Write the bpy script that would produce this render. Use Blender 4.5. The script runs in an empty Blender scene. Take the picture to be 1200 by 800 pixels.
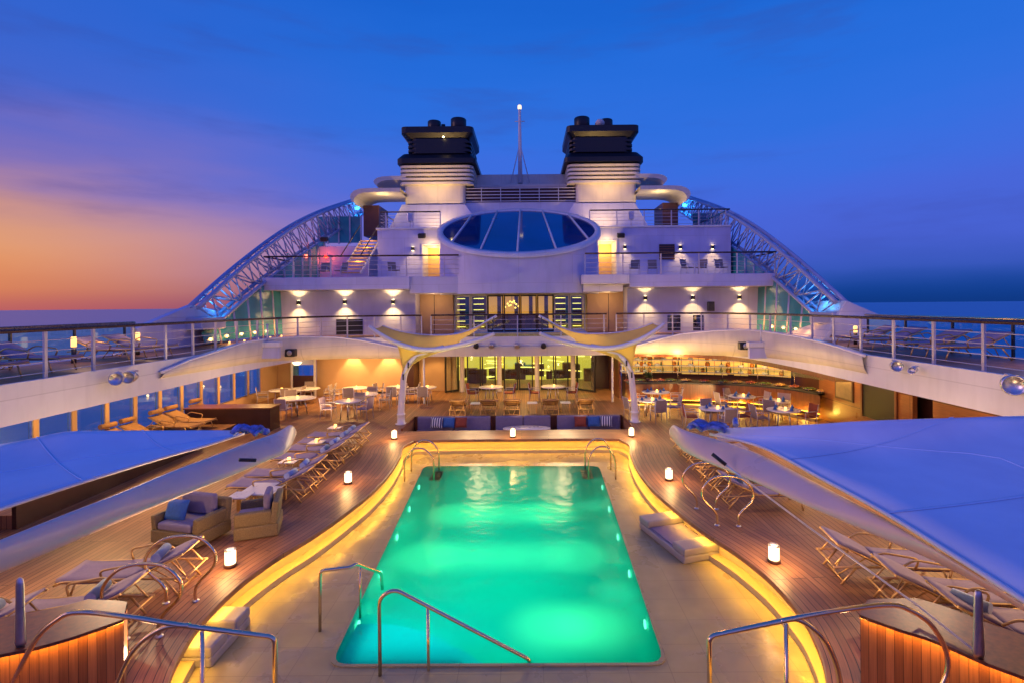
import bpy, math, random
from mathutils import Vector, Matrix
random.seed(7)
PI = math.pi
scn = bpy.context.scene
COL = scn.collection

# ------------------------------------------------------------------ survey of the place
CAMX, CAMZ, F, PX, PY, K = 0.42, 4.7, 600.0, 618.0, 358.0, 0.009
def P(x, y, Z):
    dx, dy = x-PX, y-PY
    a, b = dx-K*dy, dy+K*dx
    D = F*(CAMZ-Z)/b
    return Vector((a*D/F+CAMX, D, Z))
def Q(x, y, D):
    dx, dy = x-PX, y-PY
    a, b = dx-K*dy, dy+K*dx
    return Vector((a*D/F+CAMX, D, CAMZ-b*D/F))

# ------------------------------------------------------------------ materials
MATS = {}
def new_mat(name):
    m = bpy.data.materials.new(name); m.use_nodes = True
    MATS[name] = m
    return m, m.node_tree.nodes, m.node_tree.links, m.node_tree.nodes['Principled BSDF']
def mat(name, col, rough=.5, metal=0., var=.12, scale=6., bump=.0, bscale=40., coat=0., spec=.5, stretch=None, rvar=.1):
    m, N, L, b = new_mat(name)
    tc = N.new('ShaderNodeTexCoord'); src = tc.outputs['Object']
    if stretch:
        mp = N.new('ShaderNodeMapping'); mp.inputs['Scale'].default_value = stretch
        L.new(src, mp.inputs['Vector']); src = mp.outputs['Vector']
    nz = N.new('ShaderNodeTexNoise'); nz.inputs['Scale'].default_value = scale; nz.inputs['Detail'].default_value = 6
    L.new(src, nz.inputs['Vector'])
    rp = N.new('ShaderNodeValToRGB')
    rp.color_ramp.elements[0].position = .3; rp.color_ramp.elements[1].position = .7
    rp.color_ramp.elements[0].color = [c*(1-var) for c in col]+[1]
    rp.color_ramp.elements[1].color = [min(1, c*(1+var)) for c in col]+[1]
    L.new(nz.outputs['Fac'], rp.inputs['Fac']); L.new(rp.outputs['Color'], b.inputs['Base Color'])
    mr = N.new('ShaderNodeMapRange'); mr.inputs['To Min'].default_value = max(.02, rough-rvar); mr.inputs['To Max'].default_value = min(1, rough+rvar)
    L.new(nz.outputs['Fac'], mr.inputs['Value']); L.new(mr.outputs['Result'], b.inputs['Roughness'])
    b.inputs['Metallic'].default_value = metal
    b.inputs['Coat Weight'].default_value = coat
    b.inputs['Specular IOR Level'].default_value = spec
    if bump:
        n2 = N.new('ShaderNodeTexNoise'); n2.inputs['Scale'].default_value = bscale; n2.inputs['Detail'].default_value = 4
        L.new(src, n2.inputs['Vector'])
        bp = N.new('ShaderNodeBump'); bp.inputs['Strength'].default_value = bump; bp.inputs['Distance'].default_value = .02
        L.new(n2.outputs['Fac'], bp.inputs['Height']); L.new(bp.outputs['Normal'], b.inputs['Normal'])
    return m
def emat(name, col, strength):
    m, N, L, b = new_mat(name)
    b.inputs['Base Color'].default_value = (*[min(1, c) for c in col], 1)
    b.inputs['Emission Color'].default_value = (*col, 1)
    b.inputs['Emission Strength'].default_value = strength
    return m
def plank_mat(name, c1, c2, width=.11, axis='X', uv=False, rough=.45, length=2.6, gap=.05):
    """teak planks with dark caulking; axis = the direction across the planks"""
    m, N, L, b = new_mat(name)
    tc = N.new('ShaderNodeTexCoord')
    mp = N.new('ShaderNodeMapping')
    L.new(tc.outputs['UV' if uv else 'Object'], mp.inputs['Vector'])
    if axis == 'X':
        mp.inputs['Rotation'].default_value = (0, 0, PI/2)
    elif axis == 'XZ':
        mp.inputs['Rotation'].default_value = (0, PI/2, 0)
    elif axis == 'YZ':
        mp.inputs['Rotation'].default_value = (PI/2, PI/2, 0)
    br = N.new('ShaderNodeTexBrick')
    br.offset = .37; br.offset_frequency = 3; br.squash = 1
    br.inputs['Scale'].default_value = 1
    br.inputs['Brick Width'].default_value = length; br.inputs['Row Height'].default_value = width
    br.inputs['Mortar Size'].default_value = width*gap; br.inputs['Mortar Smooth'].default_value = .2
    br.inputs['Bias'].default_value = 0
    br.inputs['Color1'].default_value = (*c1, 1); br.inputs['Color2'].default_value = (*c2, 1)
    br.inputs['Mortar'].default_value = (.012, .009, .008, 1)
    L.new(mp.outputs['Vector'], br.inputs['Vector'])
    st = N.new('ShaderNodeMapping'); st.inputs['Scale'].default_value = (1.2, 34, 34)
    L.new(mp.outputs['Vector'], st.inputs['Vector'])
    nz = N.new('ShaderNodeTexNoise'); nz.inputs['Scale'].default_value = 1.6; nz.inputs['Detail'].default_value = 7
    L.new(st.outputs['Vector'], nz.inputs['Vector'])
    n3 = N.new('ShaderNodeTexNoise'); n3.inputs['Scale'].default_value = .8; n3.inputs['Detail'].default_value = 4
    L.new(tc.outputs['Object'], n3.inputs['Vector'])
    ad = N.new('ShaderNodeMath'); ad.operation = 'ADD'
    L.new(nz.outputs['Fac'], ad.inputs[0]); L.new(n3.outputs['Fac'], ad.inputs[1])
    mr = N.new('ShaderNodeMapRange'); mr.inputs['From Min'].default_value = .6; mr.inputs['From Max'].default_value = 1.4
    mr.inputs['To Min'].default_value = .55; mr.inputs['To Max'].default_value = 1.4
    L.new(ad.outputs[0], mr.inputs['Value'])
    mx = N.new('ShaderNodeMix'); mx.data_type = 'RGBA'; mx.blend_type = 'MULTIPLY'; mx.inputs['Factor'].default_value = 1
    L.new(br.outputs['Color'], mx.inputs[6]); L.new(mr.outputs['Result'], mx.inputs[7])
    L.new(mx.outputs[2], b.inputs['Base Color'])
    rr = N.new('ShaderNodeMapRange'); rr.inputs['To Min'].default_value = rough-.12; rr.inputs['To Max'].default_value = rough+.15
    L.new(n3.outputs['Fac'], rr.inputs['Value']); L.new(rr.outputs['Result'], b.inputs['Roughness'])
    bp = N.new('ShaderNodeBump'); bp.inputs['Strength'].default_value = .35; bp.inputs['Distance'].default_value = .01; bp.invert = True
    L.new(br.outputs['Fac'], bp.inputs['Height']); L.new(bp.outputs['Normal'], b.inputs['Normal'])
    return m
def glass_mat(name, tint, clear=.75, rough=.02):
    m, N, L, b = new_mat(name)
    N.remove(b)
    out = N['Material Output']
    tr = N.new('ShaderNodeBsdfTransparent'); tr.inputs['Color'].default_value = (*tint, 1)
    gl = N.new('ShaderNodeBsdfGlossy'); gl.inputs['Roughness'].default_value = rough; gl.inputs['Color'].default_value = (.9, .95, 1, 1)
    fr = N.new('ShaderNodeLayerWeight'); pw = N.new('ShaderNodeMath'); pw.operation = 'POWER'; pw.inputs[1].default_value = 4
    L.new(fr.outputs['Facing'], pw.inputs[0])
    mr = N.new('ShaderNodeMapRange'); mr.inputs['To Min'].default_value = .04+(1-clear)*.4; mr.inputs['To Max'].default_value = .9
    L.new(pw.outputs[0], mr.inputs['Value'])
    mx = N.new('ShaderNodeMixShader'); L.new(mr.outputs['Result'], mx.inputs[0]); L.new(tr.outputs[0], mx.inputs[1]); L.new(gl.outputs[0], mx.inputs[2])
    L.new(mx.outputs[0], out.inputs['Surface'])
    return m
def water_mat(name, tint, cloud=.5):
    m, N, L, b = new_mat(name)
    N.remove(b); out = N['Material Output']
    tr = N.new('ShaderNodeBsdfTransparent'); tr.inputs['Color'].default_value = (*tint, 1)
    gl = N.new('ShaderNodeBsdfGlossy'); gl.inputs['Roughness'].default_value = .12
    fr = N.new('ShaderNodeFresnel'); fr.inputs['IOR'].default_value = 1.12
    tc = N.new('ShaderNodeTexCoord'); nz = N.new('ShaderNodeTexNoise'); nz.inputs['Scale'].default_value = 2.4; nz.inputs['Detail'].default_value = 4
    L.new(tc.outputs['Object'], nz.inputs['Vector'])
    bp = N.new('ShaderNodeBump'); bp.inputs['Strength'].default_value = .4; bp.inputs['Distance'].default_value = .06
    L.new(nz.outputs['Fac'], bp.inputs['Height']); L.new(bp.outputs['Normal'], gl.inputs['Normal']); L.new(bp.outputs['Normal'], fr.inputs['Normal'])
    # the lit water scatters light like a cloudy medium, so part of it glows from below
    tl = N.new('ShaderNodeBsdfTranslucent'); tl.inputs['Color'].default_value = (.10, 1, .78, 1)
    m0 = N.new('ShaderNodeMixShader'); m0.inputs[0].default_value = cloud; L.new(tr.outputs[0], m0.inputs[1]); L.new(tl.outputs[0], m0.inputs[2])
    mx = N.new('ShaderNodeMixShader'); L.new(fr.outputs[0], mx.inputs[0]); L.new(m0.outputs[0], mx.inputs[1]); L.new(gl.outputs[0], mx.inputs[2])
    L.new(mx.outputs[0], out.inputs['Surface'])
    return m
def sea_mat():
    m, N, L, b = new_mat('sea_water')
    b.inputs['Base Color'].default_value = (.02, .34, .50, 1); b.inputs['Specular IOR Level'].default_value = .22; b.inputs['Roughness'].default_value = .3
    b.inputs['IOR'].default_value = 1.33
    tc = N.new('ShaderNodeTexCoord')
    hs = None
    for sc, st in ((.02, .9), (.11, .7), (.5, .5)):
        mp = N.new('ShaderNodeMapping'); mp.inputs['Scale'].default_value = (sc, sc*2.2, sc); mp.inputs['Rotation'].default_value = (0, 0, .5)
        L.new(tc.outputs['Object'], mp.inputs['Vector'])
        nz = N.new('ShaderNodeTexNoise'); nz.inputs['Scale'].default_value = 1; nz.inputs['Detail'].default_value = 5
        L.new(mp.outputs['Vector'], nz.inputs['Vector'])
        bp = N.new('ShaderNodeBump'); bp.inputs['Strength'].default_value = st; bp.inputs['Distance'].default_value = .25/sc*.02
        L.new(nz.outputs['Fac'], bp.inputs['Height'])
        if hs: L.new(hs, bp.inputs['Normal'])
        hs = bp.outputs['Normal']
    L.new(hs, b.inputs['Normal'])
    return m

def translucent(m, col, f):
    N, L = m.node_tree.nodes, m.node_tree.links
    t = N.new('ShaderNodeBsdfTranslucent'); t.inputs['Color'].default_value = (*col, 1)
    x = N.new('ShaderNodeMixShader'); x.inputs[0].default_value = f
    L.new(N['Principled BSDF'].outputs[0], x.inputs[1]); L.new(t.outputs[0], x.inputs[2]); L.new(x.outputs[0], N['Material Output'].inputs['Surface'])
def plate_seams(m, w=2.7, h=1.45):
    """faint weld lines between the steel plates, and vertical weather streaks"""
    N, L = m.node_tree.nodes, m.node_tree.links; b = N['Principled BSDF']
    tc = N.new('ShaderNodeTexCoord'); mp = N.new('ShaderNodeMapping'); mp.inputs['Rotation'].default_value = (PI/2, 0, 0); L.new(tc.outputs['Object'], mp.inputs['Vector'])
    br = N.new('ShaderNodeTexBrick'); br.inputs['Scale'].default_value = 1; br.inputs['Brick Width'].default_value = w; br.inputs['Row Height'].default_value = h
    br.inputs['Mortar Size'].default_value = .012; br.inputs['Color1'].default_value = (1, 1, 1, 1); br.inputs['Color2'].default_value = (.95, .95, .95, 1); br.inputs['Mortar'].default_value = (.80, .80, .80, 1)
    L.new(mp.outputs['Vector'], br.inputs['Vector'])
    st = N.new('ShaderNodeMapping'); st.inputs['Scale'].default_value = (3.1, 3.1, .5); L.new(tc.outputs['Object'], st.inputs['Vector'])
    nz = N.new('ShaderNodeTexNoise'); nz.inputs['Scale'].default_value = 1; nz.inputs['Detail'].default_value = 6; L.new(st.outputs['Vector'], nz.inputs['Vector'])
    mr = N.new('ShaderNodeMapRange'); mr.inputs['From Min'].default_value = .5; mr.inputs['From Max'].default_value = .8; mr.inputs['To Min'].default_value = 1; mr.inputs['To Max'].default_value = .86; L.new(nz.outputs['Fac'], mr.inputs['Value'])
    src = b.inputs['Base Color'].links[0].from_socket
    for other in (br.outputs['Color'], mr.outputs['Result']):
        x = N.new('ShaderNodeMix'); x.data_type = 'RGBA'; x.blend_type = 'MULTIPLY'; x.inputs['Factor'].default_value = 1
        L.new(src, x.inputs[6]); L.new(other, x.inputs[7]); src = x.outputs[2]
    L.new(src, b.inputs['Base Color'])
    bp = N.new('ShaderNodeBump'); bp.inputs['Strength'].default_value = .25; bp.inputs['Distance'].default_value = .01; bp.invert = True
    L.new(br.outputs['Fac'], bp.inputs['Height'])
    old = b.inputs['Normal'].links
    if old: L.new(old[0].from_socket, bp.inputs['Normal'])
    L.new(bp.outputs['Normal'], b.inputs['Normal'])
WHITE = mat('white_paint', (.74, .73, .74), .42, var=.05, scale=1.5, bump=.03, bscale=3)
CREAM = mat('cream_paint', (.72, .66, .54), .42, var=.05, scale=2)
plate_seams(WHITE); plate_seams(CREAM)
LAV = mat('dusk_tinted_steel', (.51, .52, .76), .42, var=.07, scale=.9, bump=.04, bscale=2)  # white ship paint with the violet dusk light mixed into its colour
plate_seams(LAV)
SEAM = mat('awning_seam_tape', (.66, .80, .98), .8, var=.04)
ARMSH = mat('warm_tinted_arm_shell', (.86, .62, .48), .3, var=.05, scale=2, coat=.2)  # warm lamplight from below is put into the shell colour
HULLW = mat('gloss_white_shell', (.78, .76, .76), .25, var=.04, scale=2, coat=.4)
FABRIC = mat('awning_canvas', (.72, .80, .96), .75, var=.10, scale=.9, bump=.35, bscale=1.6)
SAIL = mat('underlight_tinted_sail', (.84, .70, .22), .8, var=.06, scale=3, bump=.08, bscale=200)  # yellow of the warm underlight is put into the canvas colour
translucent(SAIL, (.80, .66, .24), .5)
STEEL = mat('warm_tinted_steel', (.92, .72, .42), .17, metal=1, var=.05, scale=8, rvar=.05)  # gold tint stands in for warm lamps mirrored in the tubes
BRUSH = mat('brushed_steel', (.62, .62, .64), .32, metal=1, var=.08, scale=12)
WIRE = mat('rail_grey_paint', (.55, .53, .60), .4, metal=.4, var=.05)
CAPW = mat('dark_varnished_rail', (.045, .02, .014), .28, var=.3, scale=9, stretch=(1, 8, 8))
BLACK = mat('funnel_black', (.003, .004, .009), .4, var=.3, scale=3)
DARK = mat('dark_fitting', (.02, .02, .024), .45, var=.2)
GOLD = mat('champagne_frame', (.66, .42, .16), .33, metal=.55, var=.1, scale=10)
SLING = mat('mauve_sling_fabric', (.29, .23, .33), .85, var=.08, scale=30, bump=.15, bscale=300)
CHAIRF = mat('taupe_chair_fabric', (.30, .24, .22), .85, var=.1, scale=20, bump=.12, bscale=250)
REDF = mat('rust_fabric', (.25, .05, .03), .8, var=.15, scale=20)
BLUEF = mat('blue_fabric', (.03, .12, .42), .8, var=.15, scale=20)
CUSH = mat('slate_cushion', (.19, .17, .30), .85, var=.08, scale=12, bump=.1, bscale=200)
TOWEL = mat('towel_cloth', (.62, .72, .85), .95, var=.06, scale=50, bump=.3, bscale=300)
ORANGE = mat('tan_cushion', (.38, .21, .085), .85, var=.12, scale=18, bump=.1, bscale=300)
TABLE = mat('white_table_top', (.78, .76, .72), .3, var=.04)
WICKER = mat('olive_wicker', (.20, .15, .075), .7, var=.25, scale=50, bump=.6, bscale=90)
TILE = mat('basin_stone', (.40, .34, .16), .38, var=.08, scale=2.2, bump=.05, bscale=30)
def joints(m):
    N, L = m.node_tree.nodes, m.node_tree.links; b = N['Principled BSDF']
    tc = N.new('ShaderNodeTexCoord'); br = N.new('ShaderNodeTexBrick'); br.offset = 0; br.inputs['Scale'].default_value = 1; br.inputs['Brick Width'].default_value = .6; br.inputs['Row Height'].default_value = .6
    br.inputs['Mortar Size'].default_value = .006; br.inputs['Color1'].default_value = (1, 1, 1, 1); br.inputs['Color2'].default_value = (.93, .93, .93, 1); br.inputs['Mortar'].default_value = (.70, .70, .70, 1)
    L.new(tc.outputs['Object'], br.inputs['Vector'])
    x = N.new('ShaderNodeMix'); x.data_type = 'RGBA'; x.blend_type = 'MULTIPLY'; x.inputs['Factor'].default_value = 1
    L.new(b.inputs['Base Color'].links[0].from_socket, x.inputs[6]); L.new(br.outputs['Color'], x.inputs[7]); L.new(x.outputs[2], b.inputs['Base Color'])
    nz = N.new('ShaderNodeTexNoise'); nz.inputs['Scale'].default_value = 1.1; nz.inputs['Detail'].default_value = 5; L.new(tc.outputs['Object'], nz.inputs['Vector'])
    mr = N.new('ShaderNodeMapRange'); mr.interpolation_type = 'SMOOTHSTEP'; mr.inputs['From Min'].default_value = .46; mr.inputs['From Max'].default_value = .6; mr.inputs['To Min'].default_value = .5; mr.inputs['To Max'].default_value = .26
    L.new(nz.outputs['Fac'], mr.inputs['Value']); L.new(mr.outputs['Result'], b.inputs['Roughness'])
joints(TILE)
SEATM = mat('moulded_seat_shell', (.27, .26, .30), .4, var=.06, scale=3)
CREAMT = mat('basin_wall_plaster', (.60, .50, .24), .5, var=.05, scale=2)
POOLT = mat('pool_shell', (.10, .70, .52), .6, var=.05, scale=1.5)
POOLD = mat('pool_step_tile', (.05, .42, .60), .6, var=.06, scale=2)
MAHOG = mat('mahogany_panel', (.17, .055, .025), .35, var=.3, scale=3, stretch=(6, 6, .5))
DOORW = mat('brown_lacquer', (.05, .017, .012), .4, var=.2, scale=3)
TAN = mat('sand_painted_wall', (.55, .36, .20), .6, var=.06, scale=1.3)
LEDM = emat('led_strip', (1, .50, .04), 66)
LEDB = emat('orange_led_strip', (1, .40, .05), 40)
LAMPW = emat('lamp_opal', (1, .78, .42), 3.2)
DECKLAMP = emat('amber_deck_lamp', (1, .55, .16), 1.8)
SCON = emat('sconce_lens', (1, .72, .3), 12)
SHELFLIT = emat('backlit_panel', (1, .56, .12), .62)
REFLGLOW = emat('glowing_reflection_strip', (.95, .80, .16), 2.0)  # emission stands in for louvre reflections in the glazing
GREENGLOW = emat('glowing_lounge_wall', (.50, .42, .05), 1.15)  # wall glows by itself in place of lamplight falling on it
BLUELED = emat('blue_led', (.02, .35, 1), 14)
REDLED = emat('red_lamp', (1, .06, .02), 6)
DECK = plank_mat('teak_deck', (.38, .19, .092), (.25, .12, .06), .115, 'X')
RINGW = plank_mat('teak_ring', (.42, .205, .09), (.28, .125, .056), .115, 'Y', uv=True)
CLAD = plank_mat('teak_cladding', (.36, .16, .055), (.20, .08, .026), .085, 'Y', uv=True, rough=.35, length=6, gap=.03)
WALLWOOD = plank_mat('veneer_wall', (.34, .13, .04), (.29, .11, .035), .9, 'YZ', rough=.3, length=8, gap=.012)
TEAL = mat('teal_tinted_glass', (.03, .26, .30), .12, var=.3, scale=.8, rvar=.05, coat=.4)
SMOKE = glass_mat('dark_blue_glass', (.10, .17, .30), .45)
SIDEG = glass_mat('side_window_glass', (.62, .96, 1), .92)
CLEARG = glass_mat('clear_glass', (.86, .93, .92), .9)
POOLW = water_mat('pool_water_surface', (.30, 1, .84), .6)
SEA = sea_mat()

# ------------------------------------------------------------------ mesh building
class MB:
    def __init__(s): s.v, s.f, s.sm, s.uv = [], [], [], {}
    def add(s, vs, fs, smooth=False, uvs=None):
        o = len(s.v); s.v += [tuple(v) for v in vs]
        for i, f in enumerate(fs):
            if uvs: s.uv[len(s.f)] = uvs[i]
            s.f.append([o+j for j in f]); s.sm.append(smooth)
        return s
    def box(s, c, d, rz=0, ry=0, rx=0, taper=1.0):
        M = Matrix.Rotation(rz, 4, 'Z') @ Matrix.Rotation(ry, 4, 'Y') @ Matrix.Rotation(rx, 4, 'X')
        vs = []
        for z in (-.5, .5):
            k = taper if z > 0 else 1
            for x, y in ((-.5, -.5), (.5, -.5), (.5, .5), (-.5, .5)):
                vs.append(M @ Vector((x*d[0]*k, y*d[1]*k, z*d[2])) + Vector(c))
        return s.add(vs, [(3, 2, 1, 0), (4, 5, 6, 7), (0, 1, 5, 4), (1, 2, 6, 5), (2, 3, 7, 6), (3, 0, 4, 7)])
    def bb(s, a, b):
        return s.box([(a[i]+b[i])/2 for i in range(3)], [abs(b[i]-a[i]) for i in range(3)])
    def prism(s, pts, z0, z1):
        n = len(pts)
        vs = [(p[0], p[1], z0) for p in pts]+[(p[0], p[1], z1) for p in pts]
        return s.add(vs, [list(range(n))[::-1], list(range(n, 2*n))]+[(i, (i+1) % n, n+(i+1) % n, n+i) for i in range(n)])
    def prismY(s, pts, y0, y1):
        """pts are (x, z)"""
        n = len(pts)
        vs = [(p[0], y0, p[1]) for p in pts]+[(p[0], y1, p[1]) for p in pts]
        return s.add(vs, [list(range(n)), list(range(n, 2*n))[::-1]]+[(i, n+i, n+(i+1) % n, (i+1) % n) for i in range(n)])
    def prismX(s, pts, x0, x1):
        n = len(pts)
        vs = [(x0, p[0], p[1]) for p in pts]+[(x1, p[0], p[1]) for p in pts]
        return s.add(vs, [list(range(n))[::-1], list(range(n, 2*n))]+[(i, (i+1) % n, n+(i+1) % n, n+i) for i in range(n)])
    def tube(s, path, r, n=10, cap=True, closed=False):
        path = [Vector(p) for p in path]
        m = len(path)
        rs = r if isinstance(r, (list, tuple)) else [r]*m
        vs = []; up = None
        for i, p in enumerate(path):
            if closed: t = path[(i+1) % m]-path[i-1]
            else: t = path[min(i+1, m-1)]-path[max(i-1, 0)]
            t.normalize()
            if up is None:
                up = Vector((0, 0, 1)) if abs(t.z) < .9 else Vector((1, 0, 0))
            up = (up - t*up.dot(t)); up.normalize()
            sd = t.cross(up)
            for k in range(n):
                a = 2*PI*k/n
                vs.append(p + (up*math.sin(a)+sd*math.cos(a))*rs[i])
        fs = []
        for i in range(m if closed else m-1):
            j = (i+1) % m
            for k in range(n):
                fs.append((i*n+k, i*n+(k+1) % n, j*n+(k+1) % n, j*n+k))
        s.add(vs, fs, True)
        if cap and not closed:
            o = len(s.v)-len(vs)
            s.f.append([o+k for k in range(n)][::-1]); s.sm.append(False)
            s.f.append([o+(m-1)*n+k for k in range(n)]); s.sm.append(False)
        return s
    def bar(s, a, b, r, n=8): return s.tube([a, b], r, n)
    def lathe(s, prof, c=(0, 0, 0), n=24, sx=1, sy=1):
        vs = []; m = len(prof)
        for r, z in prof:
            for k in range(n):
                a = 2*PI*k/n
                vs.append((c[0]+r*sx*math.cos(a), c[1]+r*sy*math.sin(a), c[2]+z))
        fs = [(i*n+k, i*n+(k+1) % n, (i+1)*n+(k+1) % n, (i+1)*n+k) for i in range(m-1) for k in range(n)]
        s.add(vs, fs, True)
        o = len(s.v)-len(vs)
        s.f.append([o+k for k in range(n)][::-1]); s.sm.append(False)
        s.f.append([o+(m-1)*n+k for k in range(n)]); s.sm.append(False)
        return s
    def grid(s, rows, smooth=True, closed=False, uv=None):
        """rows: list of equal lists of points"""
        a, b = len(rows), len(rows[0])
        vs = [p for r in rows for p in r]
        fs = []; uvs = []
        for i in range(a-1):
            for j in range(b if closed else b-1):
                j2 = (j+1) % b
                fs.append((i*b+j, i*b+j2, (i+1)*b+j2, (i+1)*b+j))
                if uv: uvs.append((uv[i][j], uv[i][j+1], uv[i+1][j+1], uv[i+1][j]))
        return s.add(vs, fs, smooth, uvs if uv else None)
    def build(s, name, m, parent=None, bevel=0, solid=0, kind=None):
        me = bpy.data.meshes.new(name)
        me.from_pydata(s.v, [], s.f); me.update()
        for p, q in zip(me.polygons, s.sm): p.use_smooth = q
        if s.uv:
            ul = me.uv_layers.new(name='UVMap')
            for fi, uvs in s.uv.items():
                for li, u in zip(me.polygons[fi].loop_indices, uvs): ul.data[li].uv = u
        me.materials.append(m)
        o = bpy.data.objects.new(name, me); COL.objects.link(o)
        if parent: o.parent = parent
        if solid:
            md = o.modifiers.new('thickness', 'SOLIDIFY'); md.thickness = solid; md.offset = 0
        if bevel:
            md = o.modifiers.new('soft_edges', 'BEVEL'); md.width = bevel; md.segments = 2; md.limit_method = 'ANGLE'
        if kind: o['kind'] = kind
        return o
def tag(o, label, cat, group=None):
    o['label'] = label; o['category'] = cat
    if group: o['group'] = group
    return o
def thing(name, label, cat, loc=(0, 0, 0), rz=0, group=None):
    o = bpy.data.objects.new(name, None); COL.objects.link(o)
    o.empty_display_size = .1
    o.location = loc; o.rotation_euler = (0, 0, rz)
    return tag(o, label, cat, group)
KIDS = {}
def dup(root, loc, rz, label, group=None, scale=None):
    r = root.copy(); COL.objects.link(r)
    r.location = loc; r.rotation_euler = (0, 0, rz); r['label'] = label
    if group: r['group'] = group
    if scale: r.scale = scale
    if root not in KIDS:
        KIDS[root] = [(c, [g for g in COL.objects if g.parent == c]) for c in COL.objects if c.parent == root]
    for ch, gs in KIDS[root]:
        c = ch.copy(); COL.objects.link(c); c.parent = r
        for g in gs:
            d = g.copy(); COL.objects.link(d); d.parent = c
    return r
def lamp(kind, loc, energy, col, name='lamp_glow', size=.1, target=None, spot=None, blend=.6, sy=None):
    l = bpy.data.lights.new(name, kind); l.energy = energy; l.color = col
    if kind == 'AREA':
        l.shape = 'RECTANGLE'; l.size = size; l.size_y = sy or size
    else: l.shadow_soft_size = size
    if spot: l.spot_size = math.radians(spot); l.spot_blend = blend
    o = bpy.data.objects.new(name, l); COL.objects.link(o); o.location = loc
    if target is not None:
        d = Vector(target)-Vector(loc); o.rotation_euler = d.to_track_quat('-Z', 'Y').to_euler()
    return o
def smooth_path(pts, n=6, closed=False):
    """Catmull-Rom through the points"""
    pts = [Vector(p) for p in pts]; out = []; m = len(pts)
    for i in range(m if closed else m-1):
        if closed: p0, p1, p2, p3 = pts[i-1], pts[i], pts[(i+1) % m], pts[(i+2) % m]
        else: p0, p1, p2, p3 = pts[max(i-1, 0)], pts[i], pts[i+1], pts[min(i+2, m-1)]
        for k in range(n):
            t = k/n
            out.append(.5*((2*p1)+(p2-p0)*t+(2*p0-5*p1+4*p2-p3)*t*t+(3*p1-p0-3*p2+p3)*t**3))
    if not closed: out.append(pts[-1])
    return out
def rounded(pts, r, n=5):
    """polyline with its inner corners rounded"""
    pts = [Vector(p) for p in pts]; out = [pts[0]]
    for i in range(1, len(pts)-1):
        a, b, c = pts[i-1], pts[i], pts[i+1]
        d1, d2 = (a-b), (c-b)
        k = min(r, d1.length*.49, d2.length*.49)
        p, q = b+d1.normalized()*k, b+d2.normalized()*k
        for j in range(n+1):
            t = j/n; out.append(p*(1-t)**2+b*2*t*(1-t)+q*t*t)
    out.append(pts[-1]); return out
def interp(x, pts):
    if x <= pts[0][0]: return pts[0][1]
    for (a, b), (c, d) in zip(pts, pts[1:]):
        if x <= c: return b+(d-b)*(x-a)/(c-a)
    return pts[-1][1]
def lerp(a, b, t): return a+(b-a)*t
def resample(pl, n):
    pl = [Vector(p) for p in pl]; L_ = [0]
    for a, b in zip(pl, pl[1:]): L_.append(L_[-1]+(b-a).length)
    out = []
    for i in range(n):
        d = L_[-1]*i/(n-1)
        for j in range(len(pl)-1):
            if d <= L_[j+1]+1e-9: out.append(pl[j].lerp(pl[j+1], (d-L_[j])/max(1e-9, L_[j+1]-L_[j]))); break
    return out


# ------------------------------------------------------------------ camera, world
cd = bpy.data.cameras.new('camera'); cam = bpy.data.objects.new('camera', cd); COL.objects.link(cam)
cd.sensor_width = 36; cd.sensor_fit = 'HORIZONTAL'; cd.lens = 18
cd.shift_x = -18/1200; cd.shift_y = -42/1200; cd.clip_end = 90000; cd.clip_start = .05
cam.location = (CAMX, 0, CAMZ)
cam.rotation_euler = (Matrix.Rotation(PI/2, 4, 'X') @ Matrix.Rotation(-K, 4, 'Z')).to_euler()
scn.camera = cam
scn.view_settings.view_transform = 'Standard'; scn.view_settings.look = 'None'
scn.view_settings.exposure = .06; scn.view_settings.gamma = 1
scn.cycles.use_denoising = True
scn.cycles.max_bounces = 6; scn.cycles.diffuse_bounces = 3; scn.cycles.glossy_bounces = 3
scn.cycles.transparent_max_bounces = 12; scn.cycles.caustics_reflective = False; scn.cycles.caustics_refractive = False
scn.cycles.sample_clamp_indirect = 4; scn.cycles.sample_clamp_direct = 12

w = bpy.data.worlds.new('World'); scn.world = w; w.use_nodes = True
N, L = w.node_tree.nodes, w.node_tree.links
bg = N['Background']
def s2l(c): return [((v/255+.055)/1.055)**2.4 if v > 10 else v/255/12.92 for v in c]+[1]
tc = N.new('ShaderNodeTexCoord'); sx = N.new('ShaderNodeSeparateXYZ'); L.new(tc.outputs['Generated'], sx.inputs[0])
# soft cloud streaks bend the elevation the dusk colours are read at
mp = N.new('ShaderNodeMapping'); mp.inputs['Scale'].default_value = (1.1, 1.1, 5.5); L.new(tc.outputs['Generated'], mp.inputs['Vector'])
nz = N.new('ShaderNodeTexNoise'); nz.inputs['Scale'].default_value = 2.3; nz.inputs['Detail'].default_value = 5; nz.inputs['Roughness'].default_value = .5
L.new(mp.outputs['Vector'], nz.inputs['Vector'])
def math_node(op, a, b=None):
    n = N.new('ShaderNodeMath'); n.operation = op
    for i, v in enumerate((a, b)):
        if v is None: continue
        if isinstance(v, (int, float)): n.inputs[i].default_value = v
        else: L.new(v, n.inputs[i])
    return n.outputs[0]
wob = math_node('MULTIPLY', math_node('SUBTRACT', nz.outputs['Fac'], .5), .13)
absz = math_node('ABSOLUTE', sx.outputs['Z'])
amt = math_node('MINIMUM', math_node('MULTIPLY', absz, 6), 1)
el = math_node('ADD', absz, math_node('MULTIPLY', wob, amt))
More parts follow.
